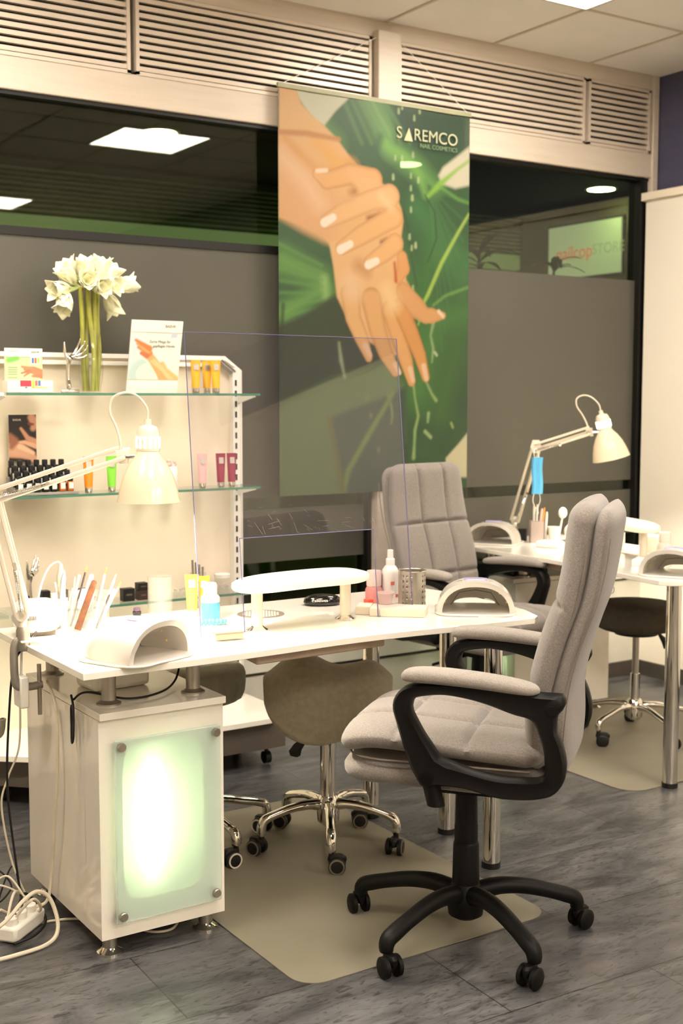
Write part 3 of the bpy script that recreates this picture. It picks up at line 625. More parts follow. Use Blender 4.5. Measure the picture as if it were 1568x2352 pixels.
# ------------------------------------------------------------ window banner
EL =  [('C',[(3.043,2.697),(3.157,2.528)],[0.0403,0.0465],(120,165,95),0.05,0.0),('C',[(2.716,2.638),(2.844,2.494)],[0.031,0.0465],(95,150,70),0.05,0.0),('C',[(3.157,2.528),(3.395,2.365)],[0.0465,0.0217],(112,165,85),0.05,0.0),('C',[(3.3,2.262),(3.547,2.011)],[0.062,0.093],(62,115,62),0.05,0.0),('C',[(3.491,2.565),(3.565,2.631)],[0.0387,0.0465],(45,85,52),0.05,0.0),('C',[(3.112,2.21),(3.23,1.955)],[0.0465,0.062],(70,118,60),0.05,0.0),('C',[(3.397,2.117),(3.256,1.651)],[0.031,0.062],(60,115,50),0.05,0.0),('C',[(2.609,1.993),(2.8,1.932),(2.843,1.843)],[0.0465,0.0341,0.0248],(105,155,70),0.05,0.0),('C',[(2.608,1.779),(2.714,1.838),(2.811,1.896)],[0.0341,0.0217,0.0124],(110,165,75),0.04,0.0),('C',[(2.811,1.933),(2.826,1.788)],[0.0124,0.0062],(150,185,110),0.02,0.0),('C',[(3.575,1.816),(3.4,1.771),(3.305,1.459)],[0.0465,0.062,0.0775],(70,125,55),0.08,0.0),('C',[(3.526,1.657),(3.429,1.361)],[0.031,0.0465],(62,108,48),0.06,0.0),('P',[(3.168,2.686),(3.582,2.706),(3.584,2.547),(3.492,2.523),(3.298,2.516),(3.169,2.53)],(42,74,50),0.03,None),('C',[(3.359,2.362),(3.594,2.306)],[0.0023,0.0019],(72,120,66),0.01,0.0),('C',[(3.359,2.362),(3.575,2.223)],[0.0023,0.0019],(72,120,66),0.01,0.0),('C',[(3.359,2.362),(3.556,2.14)],[0.0023,0.0019],(72,120,66),0.01,0.0),('C',[(3.359,2.362),(3.537,2.057)],[0.0023,0.0019],(72,120,66),0.01,0.0),('C',[(3.359,2.362),(3.517,1.974)],[0.0023,0.0019],(72,120,66),0.01,0.0),('C',[(3.359,2.362),(3.498,1.891)],[0.0023,0.0019],(72,120,66),0.01,0.0),('C',[(3.359,2.362),(3.479,1.809)],[0.0023,0.0019],(72,120,66),0.01,0.0),('C',[(3.359,2.362),(3.46,1.726)],[0.0023,0.0019],(72,120,66),0.01,0.0),('C',[(3.359,2.362),(3.441,1.644)],[0.0023,0.0019],(72,120,66),0.01,0.0),('C',[(2.589,2.063),(2.8,1.987)],[0.0031,0.0019],(98,150,74),0.012,0.0),('C',[(2.588,2.013),(2.8,1.958)],[0.0031,0.0019],(98,150,74),0.012,0.0),('C',[(2.588,1.963),(2.8,1.929)],[0.0031,0.0019],(98,150,74),0.012,0.0),('C',[(2.588,1.914),(2.8,1.9)],[0.0031,0.0019],(98,150,74),0.012,0.0),('C',[(2.588,1.864),(2.8,1.87)],[0.0031,0.0019],(98,150,74),0.012,0.0),('C',[(2.587,1.814),(2.8,1.841)],[0.0031,0.0019],(98,150,74),0.012,0.0),('C',[(2.587,1.764),(2.8,1.812)],[0.0031,0.0019],(98,150,74),0.012,0.0),('C',[(2.587,1.714),(2.8,1.783)],[0.0031,0.0019],(98,150,74),0.012,0.0),('C',[(2.909,2.677),(2.998,2.511)],[0.0047,0.0031],(92,140,78),0.014,0.0),('C',[(2.949,2.682),(3.048,2.516)],[0.0047,0.0031],(92,140,78),0.014,0.0),('C',[(2.989,2.687),(3.098,2.522)],[0.0047,0.0031],(92,140,78),0.014,0.0),('C',[(3.029,2.692),(3.148,2.527)],[0.0047,0.0031],(92,140,78),0.014,0.0),('C',[(3.07,2.697),(3.199,2.533)],[0.0047,0.0031],(92,140,78),0.014,0.0),('C',[(3.111,2.703),(3.25,2.539)],[0.0047,0.0031],(92,140,78),0.014,0.0),('P',[(2.566,1.721),(2.714,1.78),(2.811,1.842),(2.932,1.902),(3.091,1.835),(3.115,1.534),(3.233,1.459),(3.248,0.973),(2.541,0.986)],(52,66,40),0.012,None),('P',[(2.564,1.393),(2.843,1.513),(3.138,1.591),(3.221,1.497),(3.234,1.246),(3.094,0.979),(2.541,0.986)],(92,118,72),0.02,None),('P',[(2.832,1.346),(3.162,1.449),(3.233,1.478),(3.236,0.954),(2.91,0.969)],(56,80,66),0.012,None),('C',[(3.162,1.449),(3.046,1.287),(2.932,1.119),(2.899,1.007)],[0.0062,0.0093,0.0093,0.0109],(120,150,60),0.012,0.0),('C',[(2.834,1.355),(2.91,0.988)],[0.0109,0.0155],(98,104,40),0.01,0.0),('C',[(2.608,1.815),(2.585,1.456)],[0.0062,0.0047],(40,52,30),0.01,0.0),('P',[(2.664,2.705),(2.829,2.705),(2.94,2.697),(2.871,2.634),(2.812,2.564),(2.774,2.577),(2.727,2.616),(2.687,2.661)],(205,203,175),0.006,None),('P',[(3.587,2.564),(3.508,2.506),(3.438,2.457),(3.413,2.418),(3.431,2.383),(3.509,2.369),(3.593,2.392)],(212,205,180),0.008,None),('P',[(3.594,1.277),(3.538,1.221),(3.466,1.158),(3.467,1.07),(3.597,1.066)],(215,208,170),0.006,None),('C',[(3.588,2.502),(3.524,2.459),(3.469,2.417),(3.423,2.382),(3.354,2.322)],[0.0047,0.0062,0.0093,0.014,0.0077],(140,185,70),0.008,0.0),('C',[(3.586,2.262),(3.527,2.177),(3.434,2.035),(3.357,1.89),(3.338,1.862),(3.304,1.757)],[0.0062,0.0077,0.0093,0.0093,0.0077,0.0031],(165,195,85),0.006,0.0),('C',[(3.338,2.326),(3.307,2.408),(3.246,2.461),(3.127,2.519)],[0.0093,0.0124,0.0124,0.0155],(120,175,80),0.02,0.0),('C',[(3.423,2.37),(3.526,2.324),(3.59,2.312)],[0.0047,0.0047,0.0031],(110,165,75),0.01,0.0),('C',[(3.586,1.935),(3.459,1.892),(3.388,1.846)],[0.0047,0.0047,0.0031],(120,165,80),0.008,0.0),('C',[(3.217,2.25),(3.248,2.162),(3.264,2.043),(3.295,1.923)],[0.0047,0.0031,0.0031,0.0031],(45,75,45),0.006,0.0),('C',[(3.338,2.326),(3.393,2.258),(3.405,2.143),(3.356,2.036)],[0.0031,0.0031,0.0031,0.0031],(38,70,42),0.005,0.0),('C',[(3.091,2.55),(3.055,2.465),(2.983,2.457)],[0.0093,0.0124,0.0093],(50,95,55),0.02,0.0),('C',[(3.189,2.677),(3.189,2.662)],[0.0034,0.0043],(190,205,150),0.006,0.0),('C',[(3.208,2.697),(3.208,2.682)],[0.0026,0.0033],(190,205,150),0.006,0.0),('C',[(3.275,2.659),(3.275,2.643)],[0.0034,0.0043],(190,205,150),0.006,0.0),('C',[(3.305,2.692),(3.305,2.677)],[0.0034,0.0043],(190,205,150),0.006,0.0),('C',[(3.172,2.478),(3.172,2.463)],[0.0026,0.0033],(190,205,150),0.006,0.0),('C',[(3.209,2.479),(3.209,2.464)],[0.0034,0.0043],(190,205,150),0.006,0.0),('C',[(3.269,2.5),(3.269,2.485)],[0.0034,0.0043],(190,205,150),0.006,0.0),('C',[(3.161,2.395),(3.161,2.379)],[0.0043,0.0054],(190,205,150),0.006,0.0),('C',[(3.3,2.396),(3.3,2.38)],[0.0043,0.0054],(190,205,150),0.006,0.0),('C',[(3.258,2.356),(3.258,2.341)],[0.0034,0.0043],(190,205,150),0.006,0.0),('C',[(3.266,2.315),(3.266,2.3)],[0.0051,0.0065],(190,205,150),0.006,0.0),('C',[(3.259,2.264),(3.259,2.248)],[0.0034,0.0043],(190,205,150),0.006,0.0),('C',[(3.252,2.146),(3.252,2.13)],[0.0043,0.0054],(190,205,150),0.006,0.0),('C',[(3.286,2.112),(3.286,2.096)],[0.0051,0.0065],(190,205,150),0.006,0.0),('C',[(3.264,2.099),(3.264,2.083)],[0.0034,0.0043],(190,205,150),0.006,0.0),('C',[(3.19,2.569),(3.19,2.553)],[0.0017,0.0022],(190,205,150),0.006,0.0),('C',[(3.258,2.41),(3.258,2.394)],[0.0026,0.0033],(190,205,150),0.006,0.0),('C',[(3.272,1.924),(3.272,1.908)],[0.0034,0.0043],(190,205,150),0.006,0.0),('C',[(2.884,1.666),(2.895,1.59),(2.913,1.519)],[0.0039,0.0077,0.0031],(165,178,140),0.008,0.0),('C',[(3.389,1.766),(3.374,1.71),(3.39,1.654),(3.383,1.592)],[0.0077,0.0047,0.0062,0.0031],(150,175,120),0.006,0.0),('C',[(3.398,1.636),(3.41,1.624)],[0.0047,0.0047],(215,225,180),0.006,0.0),('C',[(3.279,1.486),(3.287,1.43),(3.307,1.35),(3.288,1.288),(3.285,1.226),(3.281,1.164)],[0.0054,0.0039,0.0062,0.0077,0.0062,0.0093],(150,178,110),0.006,0.0),('C',[(3.352,1.502),(3.384,1.449),(3.408,1.421)],[0.0047,0.0054,0.0077],(150,178,110),0.006,0.0),('C',[(3.365,1.362),(3.361,1.324)],[0.0077,0.0047],(160,185,125),0.006,0.0),('C',[(3.346,1.281),(3.378,1.255)],[0.0077,0.0077],(165,190,130),0.006,0.0),('C',[(3.496,1.317),(3.505,1.298)],[0.0047,0.0047],(165,185,110),0.006,0.0),('C',[(3.154,1.406),(3.162,1.351),(3.155,1.32)],[0.0047,0.0047,0.0031],(125,150,90),0.006,0.0),('C',[(3.028,1.441),(3.028,1.43)],[0.0047,0.0047],(120,140,85),0.008,0.0),('C',[(3.047,1.359),(3.047,1.349)],[0.0047,0.0047],(120,140,85),0.008,0.0),('C',[(3.088,1.21),(3.088,1.199)],[0.0047,0.0047],(120,140,85),0.008,0.0),('C',[(3.139,1.447),(3.139,1.436)],[0.0047,0.0047],(120,140,85),0.008,0.0),('P',[(2.592,2.701),(2.671,2.703),(2.7,2.64),(2.754,2.597),(2.815,2.562),(2.871,2.52),(2.926,2.463),(2.983,2.411),(3.055,2.371),(3.128,2.337),(3.172,2.312),(3.203,2.255),(3.214,2.202),(3.203,2.117),(3.211,2.076),(3.241,2.018),(3.23,1.957),(3.189,1.924),(3.13,1.927),(2.984,1.967),(2.773,2.128),(2.589,2.17)],(228,178,118),0.006,'arm'),('C',[(2.62,2.486),(2.706,2.406),(2.767,2.367),(2.843,2.362),(2.941,2.407)],[0.0124,0.0217,0.0186,0.0217,0.031],(216,150,72),0.03,0.0),('C',[(2.761,2.507),(2.822,2.463),(2.898,2.402)],[0.0217,0.031,0.031],(232,172,92),0.03,0.0),('C',[(2.594,2.513),(2.727,2.523),(2.884,2.516)],[0.0109,0.0124,0.0093],(198,138,78),0.006,0.0),('P',[(2.591,2.488),(2.64,2.455),(2.706,2.4),(2.788,2.334),(2.884,2.292),(2.941,2.262),(2.927,2.22),(2.884,2.147),(2.856,2.076),(2.801,2.089),(2.705,2.123),(2.589,2.17)],(226,172,120),0.02,None),('C',[(2.6,2.417),(2.706,2.338),(2.787,2.243)],[0.0248,0.0372,0.031],(238,194,150),0.04,0.0),('P',[(2.836,2.08),(2.927,2.127),(3.027,2.129),(3.129,2.106),(3.204,2.063),(3.234,1.951),(3.288,1.874),(3.342,1.844),(3.365,1.82),(3.35,1.764),(3.281,1.786),(3.235,1.779),(3.266,1.682),(3.176,1.619),(3.042,1.67),(2.941,1.727),(2.913,1.791),(2.874,1.859),(2.856,1.987)],(230,182,126),0.006,'hand'),('C',[(2.941,1.874),(2.955,1.775),(2.999,1.687),(3.035,1.604)],[0.0491,0.0389,0.0348,0.0184],(228,178,118),0.004,0.62),('C',[(3.049,1.855),(3.079,1.731),(3.123,1.63),(3.176,1.546)],[0.0532,0.045,0.0389,0.0225],(226,172,110),0.004,0.62),('C',[(3.152,1.812),(3.194,1.692),(3.236,1.596),(3.267,1.504)],[0.0491,0.0409,0.0368,0.0225],(228,170,106),0.004,0.62),('C',[(3.205,1.826),(3.266,1.713),(3.313,1.622),(3.348,1.524)],[0.045,0.0409,0.0348,0.0225],(222,156,88),0.004,0.62),('C',[(3.219,1.899),(3.288,1.836),(3.342,1.798),(3.381,1.799),(3.444,1.802)],[0.0409,0.0491,0.0348,0.0348,0.0164],(222,164,105),0.004,0.4),('C',[(2.941,1.921),(2.955,1.887)],[0.0465,0.0465],(234,192,146),0.03,0.0),('C',[(3.13,1.895),(3.16,1.842)],[0.0341,0.0403],(240,200,140),0.03,0.0),('C',[(3.017,1.658),(3.042,1.616)],[0.014,0.0109],(240,200,165),0.004,0.0),('C',[(3.176,1.577),(3.199,1.543)],[0.014,0.0109],(240,200,165),0.004,0.0),('C',[(3.259,1.559),(3.275,1.51)],[0.014,0.0109],(240,200,165),0.004,0.0),('C',[(3.336,1.573),(3.352,1.517)],[0.014,0.0109],(240,200,165),0.004,0.0),('C',[(3.42,1.819),(3.444,1.798)],[0.0093,0.0077],(245,215,180),0.004,0.0),('C',[(2.774,2.362),(2.822,2.34),(2.941,2.378),(3.055,2.366)],[0.0205,0.0368,0.045,0.0491],(232,176,112),0.004,0.62),('C',[(2.948,2.297),(2.976,2.323),(3.026,2.322)],[0.0124,0.0124,0.0093],(170,108,62),0.02,0.0),('P',[(2.927,2.394),(3.026,2.386),(3.128,2.337),(3.172,2.312),(3.203,2.249),(3.212,2.202),(3.196,2.111),(3.151,2.137),(3.07,2.202),(3.012,2.274),(2.955,2.339)],(234,180,120),0.012,None),('C',[(2.822,2.171),(2.913,2.219),(3.041,2.276),(3.143,2.303)],[0.0307,0.043,0.045,0.0532],(236,184,126),0.004,0.55),('C',[(2.884,2.263),(2.941,2.279)],[0.0155,0.0124],(225,175,120),0.02,0.0),('C',[(3.034,2.2),(3.092,2.222)],[0.0109,0.0077],(150,92,58),0.012,0.0),('C',[(2.898,2.067),(2.998,2.127),(3.099,2.181),(3.165,2.216)],[0.0307,0.043,0.045,0.0491],(234,180,120),0.004,0.55),('C',[(3.1,2.104),(3.129,2.118)],[0.0077,0.0062],(130,74,48),0.01,0.0),('C',[(3.041,2.012),(3.114,2.058),(3.173,2.103)],[0.0327,0.0409,0.045],(234,180,120),0.004,0.55),('C',[(3.211,2.046),(3.219,1.998),(3.189,1.948)],[0.0286,0.0348,0.0205],(226,162,100),0.004,0.4),('C',[(3.17,2.019),(3.178,1.942)],[0.0062,0.0077],(192,96,44),0.006,0.0),('C',[(2.984,1.996),(3.027,1.969)],[0.0217,0.0124],(196,140,88),0.03,0.0),('C',[(3.099,2.299),(3.15,2.256)],[0.0155,0.0155],(240,200,150),0.02,0.0),('C',[(2.811,2.165),(2.856,2.191)],[0.0186,0.0155],(250,232,212),0.004,0.0),('C',[(2.891,2.058),(2.941,2.085)],[0.0186,0.0155],(250,232,212),0.004,0.0),('C',[(3.031,2.002),(3.074,2.022)],[0.0186,0.0155],(250,232,212),0.004,0.0),('C',[(2.777,2.376),(2.822,2.382)],[0.0093,0.0093],(245,215,185),0.004,0.0)]
PT = paint('banner_print', .55, .07, .56)
t = thing('window_banner','tall green leaf banner showing two orange-lit hands, hanging in front of the window','banner',(2.59,4.46,1.02))
fb = print_sheet('fabric',2.587,3.587,1.02,2.705,(50,88,50),EL,PT,t,lambda x,y:(x-2.59, -.001+.004*math.sin((x-2.59)*9), y-1.02),.0042,.05)
tm = mat('banner_text_beige',(172,174,140),.6)
text('printed_lettering','S   REMCO',.072,tm,fb,(.752,-.010,1.556),(PI/2,0,0),.0004,sx=1.0)
tri = MB().add([(.625,-.0085,1.527),(.673,-.0085,1.527),(.652,-.0085,1.585)],[(0,1,2)]); obj('printed_mark', tri, tm, fb)
text('printed_subtitle','NAIL COSMETICS',.027,mat('banner_text_dim',(110,132,94),.6),fb,(.815,-.010,1.514),(PI/2,0,0),.0004)
obj('top_rail', MB().box(-.005,1.0,-.006,.006,1.672,1.69), mat('banner_rail',(150,150,120),.5), t)
obj('hanging_string', MB().tube([(.02,0,1.69),(.50,.02,1.95)],.0015,5), M['paper'], t)
obj('hanging_string', MB().tube([(.98,0,1.69),(.62,.02,1.95)],.0015,5), M['paper'], t)
# ------------------------------------------------------------ lamp shade material: white enamel that lets a little light through
def thin_enamel():
    m = bpy.data.materials.new('thin_white_shade'); m.use_nodes = True; nt = m.node_tree; N = nt.nodes; L = nt.links
    b = N['Principled BSDF']; b.inputs['Base Color'].default_value = (*lin((224,208,180)),1); b.inputs['Roughness'].default_value = .25; b.inputs['Coat Weight'].default_value = .3
    t = N.new('ShaderNodeBsdfTranslucent'); t.inputs[0].default_value = (1,.9,.72,1); mx = N.new('ShaderNodeMixShader'); mx.inputs[0].default_value = .025
    L.new(b.outputs[0], mx.inputs[1]); L.new(t.outputs[0], mx.inputs[2]); L.new(mx.outputs[0], N['Material Output'].inputs[0]); return m
# ------------------------------------------------------------ desk lamps
M['shell'] = mat('glossy_white_shell',(216,210,200),.15,var=.01,coat=.4)
M['carton'] = mat('cream_carton',(214,202,182),.7,var=.02)
M_shade = thin_enamel()
M_bulb = emis('lamp_bulb', (1.0,.90,.72), LAMP_W)
def lamp(label, base, elbow, head, tip, loc_z, ext=0, clamp=True):
    """base, elbow, head: joint positions; tip: direction of the shade mouth"""
    B = Vector(base); t = thing('desk_lamp', label, 'lamp', base, 0, 'white swing-arm desk lamps')
    E_ = Vector(elbow)-B; H = Vector(head)-B; ax = Vector(tip).normalized(); g = M['lampw']
    sdv = (E_.cross(H)).normalized(); sdv = -sdv if sdv.y > 0 else sdv
    # clamp round the desk edge
    c = obj('clamp', MB().tube(spline([(-.012,0,.010),(-.022,0,.0),(-.026,0,-.03),(-.024,0,-.10),(-.012,0,-.118),(.02,0,-.12),(.05,0,-.118)],4),(.008,.011),10,flat=(0,1,0)), M['brushed_grey'], t)
    obj('clamp_screw', MB().cyl((.042,0),.006,-.20,-.062,12), M['satin'], c)
    obj('clamp_pad', MB().box(-.012,.055,-.02,.02,.003,.009), g, c, bevel=.002)
    obj('socket', MB().lathe([(.016,-.02),(.018,-.015),(.018,.035),(.014,.045)],n=20), M['brushed_grey'], t)
    j0 = Vector((0,0,.075))
    obj('pivot', MB().cyl((0,0),.011,.03,.072).tube([j0-sdv*.012,j0+sdv*.012],.016,16), g, t)
    def bars(name, a, b_, off, r, sp=True):
        d = (b_-a).normalized(); nrm = d.cross(sdv).normalized()
        for k in (-1,1):
            for s_ in (-1,1) if k > 0 else (0,):
                p = a+nrm*off*k+sdv*s_*.011; q = b_+nrm*off*k+sdv*s_*.011
                obj(name, MB().tube([p,q],(r,r*.55),8,flat=tuple(nrm)), g, t)
        if sp:
            p = a+nrm*off*.2+sdv*.018; q = a+d*(b_-a).length*.42+nrm*off+sdv*.018
            s2 = MB(); Ln = (q-p).length; dd = (q-p).normalized(); u = dd.orthogonal().normalized(); w2 = dd.cross(u)
            s2.tube([p+dd*Ln*(.1+.8*i/220)+u*.0042*math.cos(i*.9)+w2*.0042*math.sin(i*.9) for i in range(221)],.0011,5)
            s2.tube([p,p+dd*Ln*.12],.0015,6); s2.tube([q-dd*Ln*.12,q],.0015,6)
            obj('spring', s2, M['chrome'], t)
            for pt in (p,q): obj('screw', MB().tube([pt-sdv*.004,pt+sdv*.005],.0055,12), M['chrome'], t)
    bars('lower_bar', j0, E_, .017, .0065)
    obj('elbow_plate', MB().tube([E_+Vector((0,0,.032))-sdv*.0, E_, E_-Vector((0,0,.028))],[(.016,.004),(.026,.004),(.014,.004)],12,flat=(E_.normalized()-H.normalized()).normalized()), g, t)
    bars('upper_bar', E_, H, .015, .0065)
    obj('head_plate', MB().tube([H-(H-E_).normalized()*.02,H,H+ax*.03],[(.018,.004),(.020,.004),(.012,.004)],12,flat=tuple((H-E_).cross(sdv).normalized())), g, t)
    # shade
    hz = (H-E_); hz.z = 0; hz.normalize()
    neck = H+hz*.052-ax*.0
    obj('knuckle', MB().tube([H+ax*.012,neck+ax*.01],.005,10), M['chrome'], t)
    Q = Vector((0,0,-1)).rotation_difference(ax).to_matrix().to_4x4()
    X = Matrix.Translation(neck+hz*.012) @ Q
    prof = [(.026,.020),(.030,.0),(.034,-.008),(.050,-.030),(.066,-.062),(.076,-.095),(.082,-.122),(.0845,-.132),(.083,-.132),(.080,-.122),(.074,-.095),(.064,-.062),(.048,-.032),(.030,-.010),(.020,-.008)]
    sh = obj('lamp_shade', MB().lathe(prof,n=48,cap=False).xf(X), M_shade, t)
    cap_ = obj('lamp_cap', MB().lathe([(.026,.0),(.031,.003),(.032,.03),(.030,.055),(.024,.068),(.010,.073),(.009,.088),(.002,.088)],n=36).xf(X), g, t)
    sl = MB()
    for k in range(14):
        a = 2*PI*k/14; r = .0326
        sl.add([(r*math.cos(a+d_),r*math.sin(a+d_),z) for d_,z in ((-.09,.012),(.09,.012),(.09,.042),(-.09,.042))],[(0,1,2,3)])
    obj('vent_slots', sl.xf(X), M_slot, cap_, smooth=False)
    obj('bulb', MB().sphere((0,0,-.055),.028).xf(X), M_bulb, t)
    top = neck+hz*.012-ax*.088
    up = Vector((0,0,1)); mid = [top, top-ax*.03-hz*.002, top-ax*.062-hz*.028, top-ax*.070-hz*.06, top-ax*.055-hz*.092, top-ax*.02-hz*.100, top+ax*.02-hz*.084, H+(-ax)*.030-hz*.01, H-ax*.008-hz*.01]
    obj('cord', MB().tube(spline(mid,6),.0033,8), g, t)
    return t
M['brushed_grey'] = mat('cast_grey_metal',(150,144,134),.4,.6)
M_slot = emis('lamp_vent_glow',(1.0,.86,.66),5)
lamp('white swing-arm lamp clamped to the left end of the near desk, shade over the files',(1.055,3.185,.775),(1.000,3.245,1.165),(1.30,3.063,1.283),(0,0,-1),.77)
lamp('smaller-looking white swing-arm lamp on the far right desk, with a blue mask hung from it',(3.885,4.465,.775),(3.785,4.21,1.21),(3.945,4.03,1.290),(.22,-.12,-1),.77)
# face mask hung from the far lamp elbow
t = thing('face_mask','light blue face mask hanging from the elbow of the far right lamp','mask',(3.762,4.175,1.00))
mb = MB(); n = 16
rs = []
for i in range(n+1):
    z = .0+.165*i/n; rs.append([(x+.002*math.sin(z*40), y, z) for x,y in ((-.024,-.004),(-.012,.006+.003*math.sin(z*40)),(.004,.002),(.020,.010),(.026,-.002),(.012,-.010),(-.004,-.006),(-.018,-.012))])
obj('cloth', mb.rings(rs).xf(Matrix.Rotation(-.55,4,'Z')), mat('mask_blue',(92,176,222),.9,var=.04), t)
for s_ in (-1,1):
    obj('ear_loop', MB().tube(spline([(s_*.016,0,0),(s_*.022,0,-.03),(s_*.008,0,-.065),(s_*.012,0,-.09),(s_*.004,.0,-.06)],5),.0018,6), M['paper'], t)
    obj('ear_loop', MB().tube(spline([(s_*.014,0,.16),(s_*.01,0.01,.19),(0.01,.02,.205)],5),.0018,6), M['paper'], t)
# ------------------------------------------------------------ acrylic screen on the near desk
t = thing('acrylic_screen','clear scratched acrylic screen standing across the near desk, hand gap cut out below','screen',(1.50,3.02,.7705))
def pz(x,z): return (x-1.5, .105*(z-.77), z-.77)
prof = [(1.50,.771),(1.502,1.608),(2.219,1.608),(2.223,.771),(2.093,.771),(2.093,1.033),(1.637,1.033),(1.637,.771)]
rs = [[(x,y+d,z) for x,y,z in [pz(*p) for p in prof]] for d in (-.002,.002)]
sc = MB(); sc.rings(rs, cap=False); 
f0 = [Vector(p) for p in rs[0]]
sheet = MB()
for d in (-.002,.002):
    v_ = [(x,y+d,z) for x,y,z in [pz(*p) for p in ((1.50,.771),(1.637,.771),(2.093,.771),(2.223,.771),(1.501,1.033),(1.637,1.033),(2.093,1.033),(2.222,1.033),(1.502,1.608),(1.637,1.608),(2.093,1.608),(2.219,1.608))]]
    sheet.add(v_,[(0,1,5,4),(2,3,7,6),(4,5,9,8),(5,6,10,9),(6,7,11,10)])
sh_ = obj('sheet', sheet, M['plexi'], t, smooth=False)
ed = [pz(*p) for p in prof]
obj('polished_edge', MB().tube(ed,.0017,6,closed=True), M['plexiedge'], sh_)
rn = random.Random(4); sc2 = MB()
for k in range(46):
    x = rn.uniform(1.64,2.16); z = 1.04+abs(rn.gauss(0,.05)); L_ = rn.uniform(.006,.05)*rn.random()+.003; a = rn.uniform(-1.25,-.3) if rn.random()<.8 else rn.uniform(-.2,.3)
    p = Vector(pz(x,z)); q = Vector(pz(min(2.2,x+L_*math.cos(a)),max(1.036,z+L_*math.sin(a))))
    sc2.tube([p+Vector((0,-.0022,0)),q+Vector((0,-.0022,0))],.00028,4)
obj('scratches', sc2, mat('scratch_white',(210,200,190),.8,alpha=.55), sh_)
# ------------------------------------------------------------ things on the near desk
def at(x,y,z=.7705): return (x,y,z)
def uv_lamp(label, loc, rz, s=1, group='white nail curing lamps'):
    t = thing('nail_curing_lamp', label, 'nail lamp', loc, rz, group)
    prof = []; N_ = 24; rs = []
    # arch shell: opening faces local -y, height .095, width .235, depth .19
    for i in range(11):
        v_ = i/10; y = -.095+.19*v_
        f = 1 - max(0,(v_-.55)/.45)**2*.55 ; W_ = .118*(1-.30*max(0,(v_-.5)/.5)**2); Hh = .098*f
        Wi = max(.02,W_-.016); Hi = max(.01,Hh-.015) if v_ < .93 else .02
        ring = []
        for j in range(N_+1):
            a = PI*j/N_; ring.append((W_*sup(math.cos(a),.85), y-.012*math.sin(a)*(1 if i==0 else .3), .004+Hh*sup(math.sin(a),.9)))
        for j in range(N_,-1,-1):
            a = PI*j/N_; ring.append((Wi*sup(math.cos(a),.85), y-(.006*math.sin(a) if i==0 else 0), .004+Hi*sup(math.sin(a),.9)))
        rs.append(ring)
    sh = obj('arched_shell', MB().rings(rs), M['shell'], t, ang=55)
    obj('base_plate', MB().prism([(x*1.0,y) for x,y in rrect(-.125,.125,-.125,.10,.055)],0,.007), M['shell'], t, bevel=.003)
    obj('control_strip', MB().box(-.035,.035,-.045,-.012,.099,.1035), mat('lamp_display',(180,170,220),.2), sh, bevel=.002)
    for s_ in (-1,1): obj('trim_line', MB().tube([(s_*.042,-.05,.0985),(s_*.052,-.03,.095),(s_*.058,-.03,.0925)],.0012,6), M['satin'], sh)
    led = MB()
    for k in range(7):
        a = PI*(k+.8)/7.6; led.sphere((.100*math.cos(a),-.03,.004+.080*math.sin(a)),.0035,8,6)
    obj('led_beads', led, mat('led_yellow',(226,206,120),.3), sh)
    obj('rear_seam', MB().tube([(-.075,.04,.010),(-.05,.045,.048),(0,.047,.056),(.05,.045,.048),(.075,.04,.010)],.001,5), M['greyp'], sh)
    return t
uv_lamp('white arched nail lamp at the front edge of the near desk, opening to the right',(1.240,2.885,.7705),math.radians(24))
uv_lamp('white arched nail lamp at the right end of the near desk, opening toward the viewer',(2.415,2.955,.7705),math.radians(-38))
def hand_rest(label, loc, rz, L_=.47):
    t = thing('hand_rest', label, 'hand rest', loc, rz, 'padded hand rests')
    h = L_/2; rs = []
    for k in range(25):
        s = -1+2*k/24; e = max(.06,(1-abs(s)**5)**.5); x = h*s; w_ = .066*e; th = .024*e
        arch = .006*(1-s*s)
        rs.append([(x, w_*sup(math.cos(2*PI*j/28),.75), .127+arch+th*sup(math.sin(2*PI*j/28),.62)) for j in range(28)])
    obj('cushion', MB().rings(rs), M['vinylw'], t, ang=70)
    for s_ in (-1,1):
        p = obj('post', MB().cyl((s_*.155,0),.0165,.006,.112), M['satin_w'], t)
        obj('post_flange', MB().lathe([(.031,0),(.031,.003),(.022,.009),(.017,.014)],(s_*.155,0,0)), M['chrome'], p)
    return t
M['satin_w'] = mat('pale_post',(214,204,186),.35,.3)
hand_rest('padded cream hand rest on two posts in the middle of the near desk',(1.835,3.035,.7705),math.radians(3))
t = thing('pebble_gadget','glossy black pebble-shaped gadget under the hand rest at the desk back','gadget',(2.07,3.30,.7705),math.radians(-20))
o = obj('body', MB().rings([[(.062*r*math.cos(2*PI*j/36),.040*r*math.sin(2*PI*j/36),z) for j in range(36)] for r,z in ((.7,0),(.95,.004),(1,.010),(.95,.02),(.8,.028),(.5,.033),(.05,.035))]), M['blackgloss'], t)
text('lettering','Fellowes',.014,M['paper'],o,(-.015,-.037,.019),(1.1,0,-.1),.0002)
def bottle(name, label, cat, loc, prof, m, parts=(), rz=0, group=None, n=28):
    t = thing(name, label, cat, loc, rz, group)
    b = obj('body', MB().lathe(prof,n=n), m, t)
    for nm, pf, mm in parts: obj(nm, MB().lathe(pf,n=n), mm, t)
    return t, b
red = mat('label_red',(206,70,50),.5)
t, b = bottle('spray_bottle','tall white spray bottle with red print behind the steel cup','bottle',(2.275,3.215,.7705),
    [(.024,0),(.026,.003),(.0262,.088),(.0275,.098),(.0255,.108),(.019,.118),(.015,.122)],M['white'],
    [('collar',[(.0145,.120),(.0145,.142),(.012,.145)],M['white']),('nozzle',[(.010,.143),(.0092,.170),(.0075,.172)],M['white'])])
